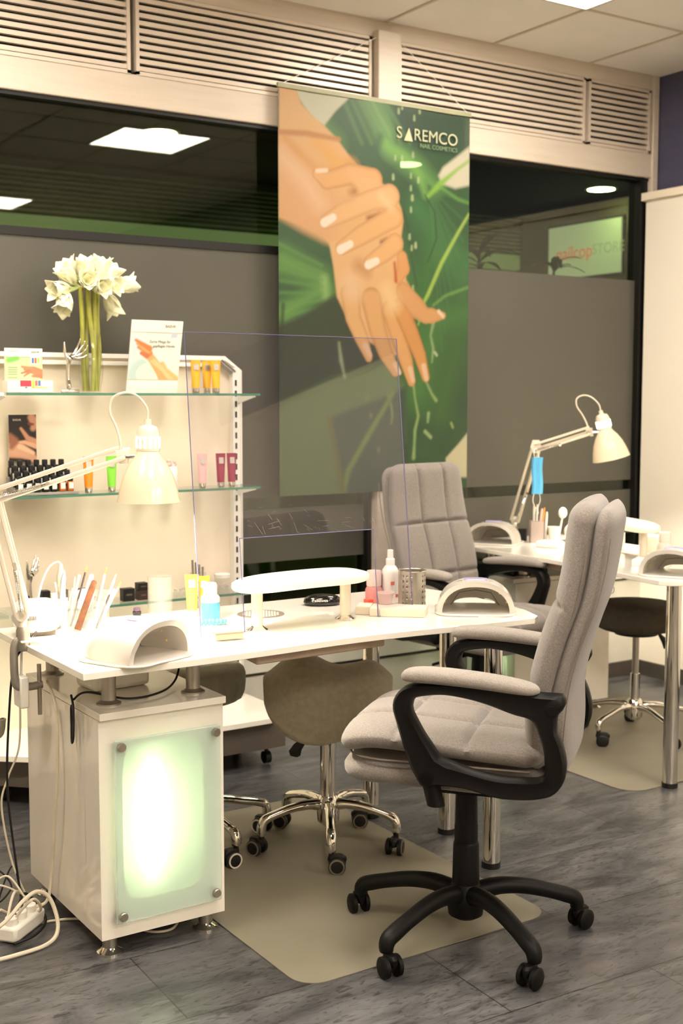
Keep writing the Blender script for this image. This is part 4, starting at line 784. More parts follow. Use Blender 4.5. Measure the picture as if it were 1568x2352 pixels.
obj('red_print', MB().box(-.016,-.002,-.0268,-.0255,.060,.072), red, b); obj('red_print', MB().box(.004,.016,-.0268,-.0255,.020,.030), red, b)
pk = mat('pink_liquid',(232,150,146),.3,trans=.35); pkc = mat('pink_frosted',(244,214,206),.4,trans=.25)
bottle('pump_bottle','pink lidded dispenser bottle left of the steel cup','bottle',(2.225,3.235,.7705),[(.027,0),(.028,.004),(.028,.045),(.022,.055)],pk,[('lid',[(.021,.054),(.024,.058),(.0245,.102),(.022,.106),(.005,.107)],pkc)])
t = thing('steel_cup','round perforated steel utensil cup at the right of the desk','cup',(2.283,3.108,.7705))
rs = []
NP = 96; rows_ = 34; cup = MB(); R_ = .0435; Hc = .118
hole = lambda a,z: False
verts = [[(R_*math.cos(2*PI*j/NP), R_*math.sin(2*PI*j/NP), Hc*i/rows_) for j in range(NP)] for i in range(rows_+1)]
vv = [p for r in verts for p in r]; ff = []
for i in range(rows_):
    for j in range(NP):
        hz_ = 4 <= i <= 29 and ((i-4) % 5) in (0,1)
        ha = (j % 24) in (3,4, 8,9, 13,14)
        if not (hz_ and ha): ff.append((i*NP+j,i*NP+(j+1)%NP,(i+1)*NP+(j+1)%NP,(i+1)*NP+j))
M['cupsteel'] = mat('cup_brushed_steel',(186,180,168),.32,1,var=.1,vscale=30,stretch=(1,1,.02))
cup.add(vv, ff); o = obj('perforated_wall', cup, M['cupsteel'], t, ang=80)
q = o.modifiers.new('sol','SOLIDIFY'); q.thickness = .0012
obj('bottom', MB().cyl((0,0),.0430,.0,.003,48), M['brushed'], t); obj('rim', MB().tube([(R_*math.cos(2*PI*j/64),R_*math.sin(2*PI*j/64),Hc) for j in range(64)],.0012,6,closed=True), M['chrome'], t)
t = thing('white_box','flat white box under the pink cup on the near desk','box',(2.170,3.02,.7705),math.radians(-42))
obj('lid', MB().box(-.085,.085,-.047,.047,.0,.024), M['carton'], t, bevel=.0015)
bx = t
t = thing('white_box','narrow white box against the left end of the flat white box','box',(2.100,3.105,.7705),math.radians(-42)); obj('lid', MB().box(-.022,.022,-.042,.042,0,.024), M['carton'], t, bevel=.0015)
t, b = bottle('pink_cup','small translucent pink plastic cup on the white boxes','cup',(2.165,3.085,.795),[(.018,0),(.0195,.001),(.0255,.032),(.0285,.033),(.0285,.036),(.025,.036),(.0185,.004),(.002,.003)],pkc)
tag(obj('paper_napkin', MB().prism([(2.33,2.83),(2.45,2.80),(2.49,2.88),(2.40,2.95)],.7705,.7712), M['paper'], smooth=False),'white paper napkin under the right-hand nail lamp','napkin')
tag(obj('red_block', MB().box(2.135,2.155,3.135,3.16,.7705,.802), mat('red_coral',(236,92,70),.5)),'small coral red block beside the pink cup','block')
# left side items
t = thing('nail_buffer_block','small pinkish buffer block lying on the desk under the acrylic screen','buffer',(1.545,2.945,.7705),math.radians(-9))
obj('core', MB().box(-.040,.040,-.013,.013,.004,.018), mat('buffer_core',(196,160,130),.8), t, bevel=.001); obj('abrasive_face', MB().box(-.040,.040,-.013,.013,.018,.0225), mat('buffer_pink',(190,118,100),.9), t)
t = thing('bead_ring','teal translucent spiral bead ring on the desk below the blue bottle','ring',(1.612,3.165,.7705),math.radians(-20))
for k in range(7): obj('bead', MB().sphere((-.033+.011*k,0,.010),.0085,12,8,(.8,1.1,1.1)), mat('teal_bead',(110,196,196),.2,trans=.3), t)
bl = mat('blue_liquid',(96,208,240),.15,trans=.3)
t, b = bottle('blue_bottle','clear bottle of light blue liquid with a white ribbed cap','bottle',(1.652,3.262,.7705),[(.026,0),(.0285,.004),(.0285,.052)],bl,
   [('upper_body',[(.0285,.0521),(.0285,.066),(.024,.072),(.017,.074)],M['white']),('cap',[(.0205,.072),(.0210,.090),(.0205,.096),(.0212,.1),(.0205,.104),(.018,.109),(.003,.110)],M['white'])])
def tube_bottle(name, label, loc, rz, col, h=.125, w_=.036, capc='chrome', lab='satin', group=None, ch=.020):
    t = thing(name, label, 'tube', loc, rz, group)
    rs = []
    for q in range(9):
        u = q/8; a = w_*.36*(1-u)+w_*.5*u; b_ = w_*.36*(1-u)+.0016*u
        rs.append([(a*math.cos(2*PI*j/24), b_*math.sin(2*PI*j/24), ch+(h-ch-.008)*u) for j in range(24)])
    rs.append([(w_*.5*sup(math.cos(2*PI*j/24),.3), .0012*math.sin(2*PI*j/24), h-.006) for j in range(24)])
    rs.append([(w_*.5*sup(math.cos(2*PI*j/24),.3), .0012*math.sin(2*PI*j/24), h) for j in range(24)])
    b = obj('squeeze_body', MB().rings(rs), col, t, ang=50)
    obj('cap', MB().lathe([(w_*.33,0),(w_*.34,.002),(w_*.35,ch)],n=24), M[capc], t)
    q = MB().add([(-.009,-.0095,h*.70),(.010,-.0095,h*.70),(.010,-.0055,h*.88),(-.009,-.0055,h*.88)],[(0,1,2,3)]); obj('label', q, M[lab], b)
    return t
yel = mat('tube_yellow_bright',(250,232,90),.35)
tube_bottle('hand_cream_tube','bright yellow tube with white label standing behind the blue bottle',(1.625,3.330,.7705),math.radians(-25),yel,.128,.042,'white','paper')
tube_bottle('hand_cream_tube','second yellow tube half hidden behind the acrylic screen edge',(1.672,3.345,.7705),math.radians(-25),mat('tube_yellow',(246,210,60),.35),.118,.038,'white','paper')
t = thing('acrylic_cylinder','open clear acrylic holder with a cut-out front on the near desk','holder',(1.562,3.415,.7705))
rs = []
arc = [(-60+300*k/30) for k in range(31)]
for r_,z0,z1 in ((.040,0,.118),):
    v_ = []; 
ring = lambda r,z: [(r*math.cos(math.radians(a-90+60)),r*math.sin(math.radians(a-90+60)),z) for a in [35+290*k/36 for k in range(37)]]
rs = [ring(.040,0)+list(reversed(ring(.0365,0))), ring(.040,.118)+list(reversed(ring(.0365,.118)))]
obj('wall', MB().rings(rs), M['acryl'], t); obj('base', MB().cyl((0,0),.040,0,.004), M['acryl'], t)
bottle('polish_jar','tiny dark jar with purple lid at the desk back edge','jar',(1.485,3.42,.7705),[(.012,0),(.013,.002),(.013,.016),(.009,.019)],M['blackgloss'],[('lid',[(.0105,.018),(.0105,.026),(.009,.027)],mat('purple_lid',(96,70,90),.3))])
# acrylic organiser and the tools standing in it
OX, OY = 1.272, 3.325
t = thing('acrylic_organiser','clear acrylic organiser box holding brushes and files on the near desk','organiser',(OX,OY,.7705),math.radians(-28))
for q in ((-.075,.075,-.045,-.042,0,.085),(-.075,.075,.042,.045,0,.105),(-.075,-.072,-.045,.045,0,.095),(.072,.075,-.045,.045,0,.095),(-.002,.001,-.045,.045,0,.09),(-.075,.075,-.045,.045,0,.003)):
    obj('acrylic_wall', MB().box(*q), M['acryl'], t, smooth=False)
rn = random.Random(11)
wood = mat('file_brown',(92,54,30),.75,var=.22,vscale=60); silver = M['chrome']
def stick(name, label, cat, x, y, dx, dy, L_, r, m, tipm=None, tl=.015, flat=None, group='tools standing in the near organiser', z0=.775, rtip=.6):
    d = Vector((dx,dy,1)).normalized(); t = thing(name, label, cat, (x,y,z0), 0, group)
    rr = flat if flat else (r,r)
    obj('handle', MB().tube([(0,0,0),d*L_*.3,d*L_*.85,d*L_],[rr,rr,rr,(rr[0]*.8,rr[1]*.8)],10,flat=(1,0,0) if flat else None), m, t)
    if tipm: obj('tip', MB().tube([d*L_,d*(L_+tl*.6),d*(L_+tl)],[r*rtip,r*rtip,r*.12],8), tipm, t)
    return t
wht = mat('off_white_plastic',(206,200,190),.45,var=.02); amber = mat('brush_tip_amber',(214,140,54),.6); dkr = mat('dark_handle',(60,52,52),.4)
cR, cF = Vector((.839,-.545,0)), Vector((.545,.839,0))
def W(a, b): p = Vector((OX,OY,0))+cR*a+cF*b; return p.x, p.y
for lab,nm,cat,a,b,lean,lf,L_,r,m,tm_,fl in (
 ('brown nail file leaning out to the right','nail_file','nail file',-.0,-.05,.36,.0,.150,.01,wood,None,(.0095,.0016)),
 ('thin brush with amber bristles at the centre of the organiser','nail_brush','brush',-.03,.0,.28,.1,.165,.0028,dkr,amber,None),
 ('white brush just behind the brown file','nail_brush','brush',.03,.02,.24,.1,.155,.0032,wht,amber,None),
 ('white-handled pointed brush at the right of the organiser','nail_brush','brush',.045,.0,.38,.0,.145,.0036,wht,wht,None),
 ('thin pale stick at the far right of the organiser','orange_stick','stick',.052,-.01,.50,.0,.130,.0022,wht,amber,None),
 ('white tube-like pen leaning right, lowest of the right-hand tools','pen','pen',.050,.01,.42,.1,.115,.0045,wht,None,None),
 ('black-handled tool low at the right of the organiser','nail_brush','brush',.048,-.025,.40,0,.105,.0028,dkr,None,None),
 ('light blue and white cuticle pen at the left of the organiser','pen','pen',-.062,.0,.10,.1,.145,.0062,mat('pale_blue_pen',(196,226,240),.4),wht,None),
 ('white pen leaning left beside the blue one','pen','pen',-.050,.01,-.20,.1,.128,.0045,wht,None,None),
 ('thick white tube at the left end of the organiser','pen','pen',-.068,-.01,-.06,.0,.098,.0095,wht,None,None),
 ('white clippers-like twin sticks in the middle','tweezers','tweezers',-.040,.02,.22,.1,.150,.0045,wht,None,None),
 ('pale wooden stick between the middle tools','orange_stick','stick',-.035,.01,.12,.1,.142,.0024,mat('pale_wood',(226,200,160),.7),None,None),
 ('slim pale stick leaning across the organiser front','orange_stick','stick',-.05,-.03,.30,0,.12,.0026,mat('pale_wood',(226,200,160),.7),None,None),
 ('white file standing in the middle of the organiser','nail_file','nail file',-.015,.02,.30,.05,.155,.01,wht,None,(.0075,.0016)),
 ('grey patterned emery board inside the left compartment','nail_file','nail file',-.055,-.035,.02,0,.075,.01,mat('zebra_file',(110,104,98),.8,var=.4,vscale=80),None,(.0055,.0014)),
 ('dark patterned emery board beside the brown file','nail_file','nail file',.012,-.025,.40,0,.100,.01,mat('zebra_file',(110,104,98),.8),None,(.0050,.0014)),
):
    x,y = W(a,b); d = cR*lean+cF*lf*.3
    flv = fl
    tt = thing(nm, lab, cat, (x,y,.776), 0, 'tools standing in the near organiser')
    dd = Vector((d.x,d.y,1)).normalized(); rr = fl or (r,r)
    tip_taper = .35 if cat == 'brush' else .9
    obj('handle', MB().tube([(0,0,0),dd*L_*.3,dd*L_*.8,dd*L_*.97,dd*L_],[rr,rr,rr,(rr[0]*(.85 if fl else 1),rr[1]),(rr[0]*(.45 if fl else tip_taper),rr[1]*tip_taper)],12,flat=tuple(cR)), m, tt)
    if tm_: obj('tip', MB().tube([dd*L_*.99,dd*(L_+.010),dd*(L_+.018)],[r*.75,r*.6,r*.1],8), tm_, tt)
t = thing('cotton_pad_dispenser','round white powder puff standing among the tools in the organiser','puff',(*W(.005,.025),.85))
obj('disc', MB().sphere((0,0,.0),.032,24,14,(1,.45,1)).xf(Matrix.Rotation(-.55,4,'Z')), M['paper'], t)
# drill machine
t = thing('nail_drill_machine','white rounded nail drill control box at the left end of the near desk','machine',(1.138,3.315,.7705),math.radians(-8))
rs = []
for k in range(13):
    u = k/12; x = -.07+.14*u; e = max(.12,(1-abs(2*u-1)**4)**.5)
    rs.append([(x, .062*e*sup(math.cos(2*PI*j/28),.6), .008+max(0,.045+.046*e*sup(math.sin(2*PI*j/28),.7))-.0) for j in range(28)])
b = obj('housing', MB().rings(rs), M['shell'], t, ang=70)
vt = MB()
for k in range(9): vt.box(-.056+.005*k,-.0535+.005*k,-.0655,-.0635,.050,.062)
obj('vents', vt, M['greyp'], b); obj('display', MB().box(-.055,-.035,-.0665,-.0640,.018,.032), M['black'], b)
obj('feet', MB().box(-.045,.045,-.035,.035,0,.012), M['greyp'], t)
t = thing('drill_handpiece','slim white and silver drill handpiece upright in its stand','drill',(1.232,3.372,.7705))
obj('stand', MB().lathe([(.020,0),(.020,.005),(.015,.02),(.018,.085),(.016,.085),(.013,.03)],n=24), M['white'], t)
obj('grip', MB().lathe([(.010,.03),(.0125,.08),(.013,.095),(.0115,.097),(.0125,.10),(.0125,.15),(.009,.158),(.006,.18),(.004,.185)],n=24), M['satin_w'], t)
obj('cable', MB().tube(spline([(0,0,.182),(-.008,.004,.190),(-.03,.012,.175),(-.05,.02,.13),(-.07,.0,.08),(-.075,-.01,.07)],6),.0028,8), M['white'], t)
# cables and gear at the left of the desk
def cable(label, pts, r, m, n=8, group='loose cables beside the near cabinet', name='cable'):
    tt = tag(obj(name, MB().tube(spline(pts,n),r,8), m), label, 'cable', group); return tt
wc = mat('white_cable',(222,212,190),.5); bc = M['black']
cable('black cable from the drill box hanging down the left side of the cabinet',[(1.11,3.24,.79),(1.08,3.20,.778),(1.035,3.20,.72),(1.028,3.24,.55),(1.03,3.27,.35),(1.045,3.26,.15),(1.055,3.24,.02)],.0032,bc)
cable('thick cream cable hanging straight down the cabinet side',[(1.125,3.20,.66),(1.118,3.12,.60),(1.112,3.10,.45),(1.108,3.12,.30),(1.112,3.16,.15),(1.10,3.17,.06),(1.06,3.175,.05),(1.04,3.165,.06)],.0045,wc)
cable('thin white cable curving off the cabinet back corner',[(1.10,3.36,.62),(1.095,3.36,.45),(1.06,3.36,.36),(1.04,3.36,.28),(1.06,3.34,.12),(1.09,3.3,.02)],.003,wc)
cable('black cable looping across the cabinet top to the right',[(1.13,3.02,.645),(1.16,3.00,.665),(1.24,2.93,.652),(1.34,2.95,.650),(1.42,3.02,.66),(1.47,3.08,.71),(1.52,3.12,.748)],.003,bc)
cable('black tied cable bundle hanging at the cabinet top left corner',[(1.128,3.03,.655),(1.118,2.99,.63),(1.115,2.985,.57),(1.118,3.0,.545),(1.122,3.015,.57),(1.12,3.01,.63),(1.118,2.99,.62),(1.113,2.98,.56),(1.116,3.0,.54),(1.12,3.01,.6)],.0032,bc)
cable('thick pale cable arching on the floor at the far left',[(.80,3.06,.02),(.93,3.05,.07),(1.0,3.07,.115),(1.05,3.10,.12),(1.085,3.10,.09),(1.09,3.06,.03),(1.05,3.02,.008),(.95,3.0,.007),(.80,3.0,.007)],.0055,wc)
cable('pale cable coiled loosely around the power strip',[(.98,3.15,.03),(1.02,3.2,.09),(1.06,3.22,.05),(1.03,3.14,.02),(.99,3.10,.06),(1.03,3.08,.11),(1.07,3.14,.05),(1.03,3.2,.02),(.98,3.2,.05)],.0040,wc)
cable('thin white cable tangled over the power strip',[(.97,3.25,.1),(1.01,3.22,.13),(1.05,3.17,.06),(1.08,3.2,.02),(1.05,3.27,.06),(1.0,3.3,.08),(1.02,3.35,.02)],.0028,wc)
cable('black cable tangled over the power strip',[(.96,3.1,.02),(1.0,3.13,.06),(1.05,3.2,.08),(1.09,3.16,.02),(1.04,3.08,.015),(.97,3.06,.01)],.0040,bc)
cable('thin black cable twisting behind the power strip',[(.98,3.32,.06),(1.02,3.36,.10),(1.05,3.32,.06),(1.0,3.28,.04),(1.06,3.34,.11),(1.07,3.30,.04)],.0025,bc)
cable('cream cable running under the cabinet',[(1.07,3.16,.006),(1.15,3.14,.006),(1.26,3.06,.006),(1.30,2.95,.006),(1.36,2.93,.006),(1.42,3.0,.006)],.0035,wc)
t = thing('power_strip','white power strip on the floor under the tangle of cables','power strip',(1.045,3.16,.003),math.radians(40))
b = obj('body', MB().box(-.11,.04,-.028,.028,0,.042), M['white'], t, bevel=.008)
for k in range(3): obj('plug', MB().cyl((-.085+.045*k,0),.017,.04,.062), M['white'], t, bevel=.003)
t = thing('coiled_cord','grey coiled spiral cord hanging at the left edge below the desk','cord',(1.02,3.36,.50))
P_ = spline([(-.045,.0,.24),(-.04,0,.14),(-.025,0,.02),(-.005,0,-.02),(.02,.0,-.012),(.028,0,.03)],40); tw = []
for i,p in enumerate(P_): 
    for q in range(4):
        a = (i*4+q)*.62; pp_ = p.lerp(P_[min(len(P_)-1,i+1)],q/4); tw.append((pp_.x+.009*math.cos(a),pp_.y+.009*math.sin(a),pp_.z+.001*math.sin(a)))
obj('coil', MB().tube(tw,.0022,6), mat('grey_cord',(150,142,126),.5), t)
t = thing('plug_adapter','white adapter block hanging below the lamp clamp','adapter',(1.052,3.20,.60))
obj('block', MB().box(-.012,.012,-.03,.03,0,.085), M['white'], t, bevel=.004); obj('lead', MB().tube([(0,0,.085),(.004,-.004,.19),(.01,-.008,.2)],.0035,8), M['white'], t)
t = thing('transformer_box','white rounded device with a black strap on the cabinet top under the desk','device',(1.285,3.13,.6425),math.radians(4))
obj('housing', MB().box(-.085,.085,-.06,.06,0,.05), M['white'], t, bevel=.014); obj('strap', MB().box(-.075,-.01,-.05,.05,.05,.072), M['black'], t, bevel=.01)
# ------------------------------------------------------------ display shelving unit
SH1, SH2, SH3 = 1.447, 1.083, .668
t = thing('display_shelf','cream display shelving unit with glass shelves in front of the window','shelving',(1.20,4.05,0))
def T4(mb): return mb.xf(Matrix.Translation((-1.20,-4.05,0)))
bp = obj('back_panel', T4(MB().add([(.55,4.43,.2),(2.385,4.43,.2),(2.385,4.43,1.545),(2.315,4.43,1.595),(.55,4.43,1.595),(.55,4.45,.2),(2.385,4.45,.2),(2.385,4.45,1.545),(2.315,4.45,1.595),(.55,4.45,1.595)],
   [(0,1,2,3,4),(9,8,7,6,5),(0,5,6,1),(1,6,7,2),(2,7,8,3),(3,8,9,4),(4,9,5,0)])), M['cream'], t, smooth=False)
fr_ = MB().tube([(.55,4.42,1.588),(2.31,4.42,1.588),(2.378,4.42,1.540),(2.378,4.42,.2)],[(.012,.012)]*4,4)
obj('top_frame', T4(fr_), M['white'], t)
obj('rail', T4(MB().box(.55,2.30,4.405,4.43,1.552,1.568)), M['white'], t, bevel=.002)
for x in (2.352,1.338):
    u = obj('slotted_upright', T4(MB().box(x-.016,x+.016,4.395,4.43,.2,1.55)), M['white'], t, bevel=.002)
    sl = MB(); k = .26
    while k < 1.5: sl.box(x-.004-.003,x+.001,4.3935,4.396,k,k+.024); k += .042
    obj('slots', T4(sl), M['dark'], u, smooth=False)
obj('corner_rod', T4(MB().tube([(2.27,4.40,1.575),(2.33,4.40,1.53)],.008,8).tube([(2.285,4.39,1.58),(2.345,4.39,1.535)],.004,8)), M['satin'], t)
def shelf(z, x0, x1):
    s = MB().box(x0,x1,4.235,4.40,z-.008,z); o = obj('glass_shelf', T4(s), M['shelfglass'], t, smooth=False)
    e = MB().box(x0,x1,4.233,4.2365,z-.0085,z+.0005); e.box(x1-.002,x1+.0005,4.235,4.40,z-.0085,z+.0005); obj('glass_edge', T4(e), M['glassgreen'], o, smooth=False)
    for x in (x0+.0,x1-.012):
        br = MB().add([(x,4.26,z-.009),(x+.006,4.26,z-.009),(x+.006,4.40,z-.009),(x,4.40,z-.009),(x,4.26,z-.014),(x+.006,4.26,z-.014),(x+.006,4.40,z-.040),(x,4.40,z-.040)],[(0,1,2,3),(7,6,5,4),(0,4,5,1),(1,5,6,2),(2,6,7,3),(3,7,4,0)])
        obj('bracket', T4(br), M['white'], t)
for z in (SH1,SH2,SH3): shelf(z,1.365,2.37)
obj('side_shelf', T4(MB().box(.60,1.352,4.22,4.40,SH1-.012,SH1)), M['white'], t, bevel=.002)
obj('side_shelf', T4(MB().box(.60,1.352,4.22,4.40,SH3-.012,SH3)), M['shelfglass'], t, smooth=False)
base = [(1.30,4.46),(1.24,4.40),(1.24,4.15),(1.36,4.05),(2.31,4.05),(2.42,4.16),(2.42,4.46)]
obj('base_board', T4(MB().prism(base,.180,.202)), M['white_lac'], t, bevel=.002)
obj('plinth', T4(MB().prism([(1.28,4.44),(1.28,4.20),(1.38,4.10),(2.385,4.075),(2.385,4.44)],.075,.180)), M['greyp'], t, smooth=False)
for x,y in ((1.33,4.25),(2.33,4.13),(2.33,4.38),(1.40,4.40)):
    w_ = MB().cyl((0,0),.008,.045,.075); w_.rings([[(q,.024*math.cos(2*PI*j/18),.027+.024*math.sin(2*PI*j/18)) for j in range(18)] for q in (-.012,.012)]); w_.xf(Matrix.Translation((x,y,0)))
    obj('castor', T4(w_), M['black'], t)
Y0 = 4.30
# ---- vase and amaryllis
t = thing('glass_vase','clear waisted glass vase on the top glass shelf','vase',(1.705,4.31,SH1+.001))
vs = [(.030,.0),(.034,.003),(.043,.05),(.046,.09),(.042,.13),(.034,.175),(.033,.20),(.040,.235),(.0385,.235),(.0315,.20),(.0325,.175),(.0405,.13),(.0445,.09),(.0415,.05),(.031,.006),(.002,.006)]
obj('glass', MB().lathe(vs,n=40,cap=True), M['vaseglass'], t, ang=60)
stem_m = mat('amaryllis_stem',(176,172,78),.45,var=.12,vscale=20,rgb2=(140,146,56)); pet = mat('amaryllis_petal',(250,248,214),.6,var=.03,vscale=25,sheen=.2); pet2 = mat('petal_green_base',(206,222,150),.6); brct = mat('dry_bract',(158,90,40),.8,var=.2,vscale=40)
rn = random.Random(21)
def petal(mb, o, d, L_, W_, curl, twist):
    d = d.normalized(); u = d.orthogonal().normalized(); u = Matrix.Rotation(twist,3,d) @ u; v_ = d.cross(u)
    cols_ = 5; rws = 9; vv = []
    for i in range(rws):
        s = i/(rws-1); w_ = W_*(math.sin(PI*min(1,s*.72+.12))**.9)*(1-max(0,s-.82)/.18*.85); out = .30*L_*math.sin(s*PI*.5)*(1-s*.25)+curl*L_*s**3
        c = o+d*L_*(s-.12*curl*s**3)+v_*out
        for j in range(cols_):
            a = -1+2*j/(cols_-1); vv.append(c+u*w_*a-v_*(a*a)*w_*.45)
    f = [(i*cols_+j,i*cols_+j+1,(i+1)*cols_+j+1,(i+1)*cols_+j) for i in range(rws-1) for j in range(cols_-1)]
    mb.add(vv,f)
def bloom(par, o, d, L_=.075, open_=.25):
    mb = MB(); d = Vector(d).normalized()
    for k in range(6): petal(mb, o, d, L_*(1 if k%2 else .94), L_*.34, open_*(1 if k%2 else .7), k*PI/3+(.2 if k%2 else 0))
    for k in range(3): petal(mb, o, d, L_*.8, L_*.26, open_*.2, k*2.1+.5)
    f = obj('flower', mb, pet, par, ang=180); q = f.modifiers.new('sol','SOLIDIFY'); q.thickness = .0012
    obj('calyx', MB().tube([o-d*.022,o-d*.008,o+d*.012],[.004,.008,.012],10), pet2, f)
# (foot in vase, head of the stalk, blooms as (offset, direction))
stalks = [((-.022,.006),(-.035,.0,.385),[((-.055,-.01,-.01),(-1,-.35,-.15)),((-.062,-.02,-.035),(-.45,-.5,-1)),((-.03,0,.02),(-.7,-.2,.7))]),
          ((.0,-.012),(-.010,-.01,.40),[((-.005,-.01,.02),(-.25,-.25,1)),((-.02,-.03,.0),(-.2,-1,.1)),((.012,-.035,-.01),(.25,-1,-.15))]),
          ((.016,-.008),(.014,-.005,.395),[((.03,-.03,-.005),(.5,-1,.0)),((.02,0,.03),(.15,-.1,1)),((.035,.005,.02),(.7,-.1,.75))]),
          ((.024,.010),(.034,.005,.385),[((.075,0,.01),(1,-.12,.22)),((.04,.0,-.03),(.45,.1,-.9)),((.04,.01,.025),(.6,.3,.8))]),
          ((-.008,.018),(.0,.02,.40),[((-.03,.02,.02),(-.8,.5,.4)),((.0,.03,.02),(0,.6,1)),((-.045,.015,.035),(-.5,0,.9))])]
for i,(f_,h_,bl_) in enumerate(stalks):
    t = thing('amaryllis_stalk',['white amaryllis stalk leaning left with a drooping bloom','white amaryllis stalk at the front centre of the vase','white amaryllis stalk right of centre with round blooms','white amaryllis stalk with the bloom reaching out to the right','white amaryllis stalk at the back of the bunch'][i],'flower',(1.705+f_[0],4.31+f_[1],SH1+.008),0,'white amaryllis in the glass vase')
    H_ = Vector((h_[0]-f_[0],h_[1]-f_[1],h_[2]-.01))
    if i in (1,2): H_.x += 0
    # stems lean across one another
    obj('stem', MB().tube(spline([(0,0,0),(H_.x*.2+(.010 if i%2 else -.004),H_.y*.3,H_.z*.35),(H_.x*.6,H_.y*.6,H_.z*.7),tuple(H_)],6),[.0088]*19,14), stem_m, t)
    for k in range(2):
        a = k*2.2+i; obj('bract', MB().tube([H_-Vector((0,0,.012)),H_+Vector((.015*math.cos(a),.01*math.sin(a),.012)),H_+Vector((.028*math.cos(a),.015*math.sin(a),.0))],[(.008,.009),(.004,.006),(.001,.002)],8), brct, t)
    for o_,d_ in bl_:
        p = H_+Vector(o_)*1.0; dn = Vector(d_).normalized()
        obj('pedicel', MB().tube([H_,p-dn*.012],.0038,8), pet2, t)
        bloom(t, p-dn*.010, d_, .090 if i < 4 else .076, .25)
# ---- silver hand figures
def silver_hand(label, loc, rz, s=1):
    t = thing('silver_hand_figure', label, 'figure', loc, rz, 'silver hand figures')
    obj('base', MB().prism([(-.030*s,-.018*s),(.035*s,-.020*s),(.028*s,.018*s),(-.022*s,.018*s)],0,.010*s), M['chrome'], t, bevel=.003)
    # one continuous hand grown over a skeleton of joints
    V = [(0,0,.01),(-.003,0,.05),(-.002,0,.095),(.004,0,.118),(.012,0,.128)]
    R__ = [(.020,.012),(.012,.009),(.0105,.008),(.014,.007),(.014,.007)]
    E_ = [(0,1),(1,2),(2,3),(3,4)]
    fing = [[(.020,.0,.138),(.030,.0,.158),(.038,-.001,.176),(.043,-.002,.190)],[(.026,.0,.134),(.040,-.002,.150),(.052,-.003,.166),(.059,-.004,.182)],[(.029,.0,.128),(.046,-.002,.136),(.060,-.003,.150),(.067,-.004,.168)],[(.028,.0,.120),(.044,0,.122),(.056,0,.126),(.066,0,.133)]]
    for fg in fing:
        p = 4
        for k,q in enumerate(fg): V.append(q); r_ = (.0052,.0043,.0036,.0024)[k]; R__.append((r_,r_)); E_.append((p,len(V)-1)); p = len(V)-1
    p = 3
    for k,q in enumerate([(-.008,0,.128),(-.013,-.001,.148),(-.014,-.002,.166),(-.013,-.002,.178)]):
        V.append(q); r_ = (.0075,.0055,.0045,.0028)[k]; R__.append((r_,r_)); E_.append((p,len(V)-1)); p = len(V)-1
    me = bpy.data.meshes.new('hand'); me.from_pydata([tuple(c*s for c in v) for v in V], E_, []); o = bpy.data.objects.new('hand', me); COL.objects.link(o); o.parent = t
    sk = o.modifiers.new('skin','SKIN'); 
    for v_,r_ in zip(me.skin_vertices[0].data, R__): v_.radius = (r_[0]*s,r_[1]*s)
    me.skin_vertices[0].data[0].use_root = True
    sb = o.modifiers.new('sub','SUBSURF'); sb.levels = sb.render_levels = 2
    dg = bpy.context.evaluated_depsgraph_get(); m2 = bpy.data.meshes.new_from_object(o.evaluated_get(dg)); o.modifiers.clear(); o.data = m2
    m2.materials.clear(); m2.materials.append(M['chrome'])
    for f in m2.polygons: f.use_smooth = True
    return t
silver_hand('shiny silver hand figure left of the vase on the top shelf',(1.612,4.29,SH1+.001),math.radians(-12),1.03)
silver_hand('silver hand figure on the bottom glass shelf at the left',(1.452,4.30,SH3+.001),math.radians(40),1.02)
# ---- printed cards and stands
CP = paint('card_print', .45)
def card(name, label, cat, x, z0, w_, h_, y, lean, bg, els, group=None, face=0, texts=()):
    t = thing(name, label, cat, (x,y,z0))
    R = Matrix.Rotation(-lean,4,'X')
    obj('board', MB().box(0,w_,.0008,.004,0,h_).xf(R), M['paper'], t, smooth=False)
    p = print_sheet('print',.0,w_,0,h_,bg,els,CP,t,lambda a,b_: tuple(R @ Vector((a,0,b_))),.0018,.02)
    for s_,sz,cx,cz,m_ in texts:
        o = text('lettering',s_,sz,m_,p,tuple(R @ Vector((cx,-.0012,cz))),(PI/2-lean,0,0),.0002)
    return t
tx = mat('print_grey_text',(120,116,104),.6); txp = mat('print_pink_text',(220,150,136),.6); txd = mat('print_dark_text',(90,84,76),.6); txl = mat('print_light_text',(220,206,190),.6)
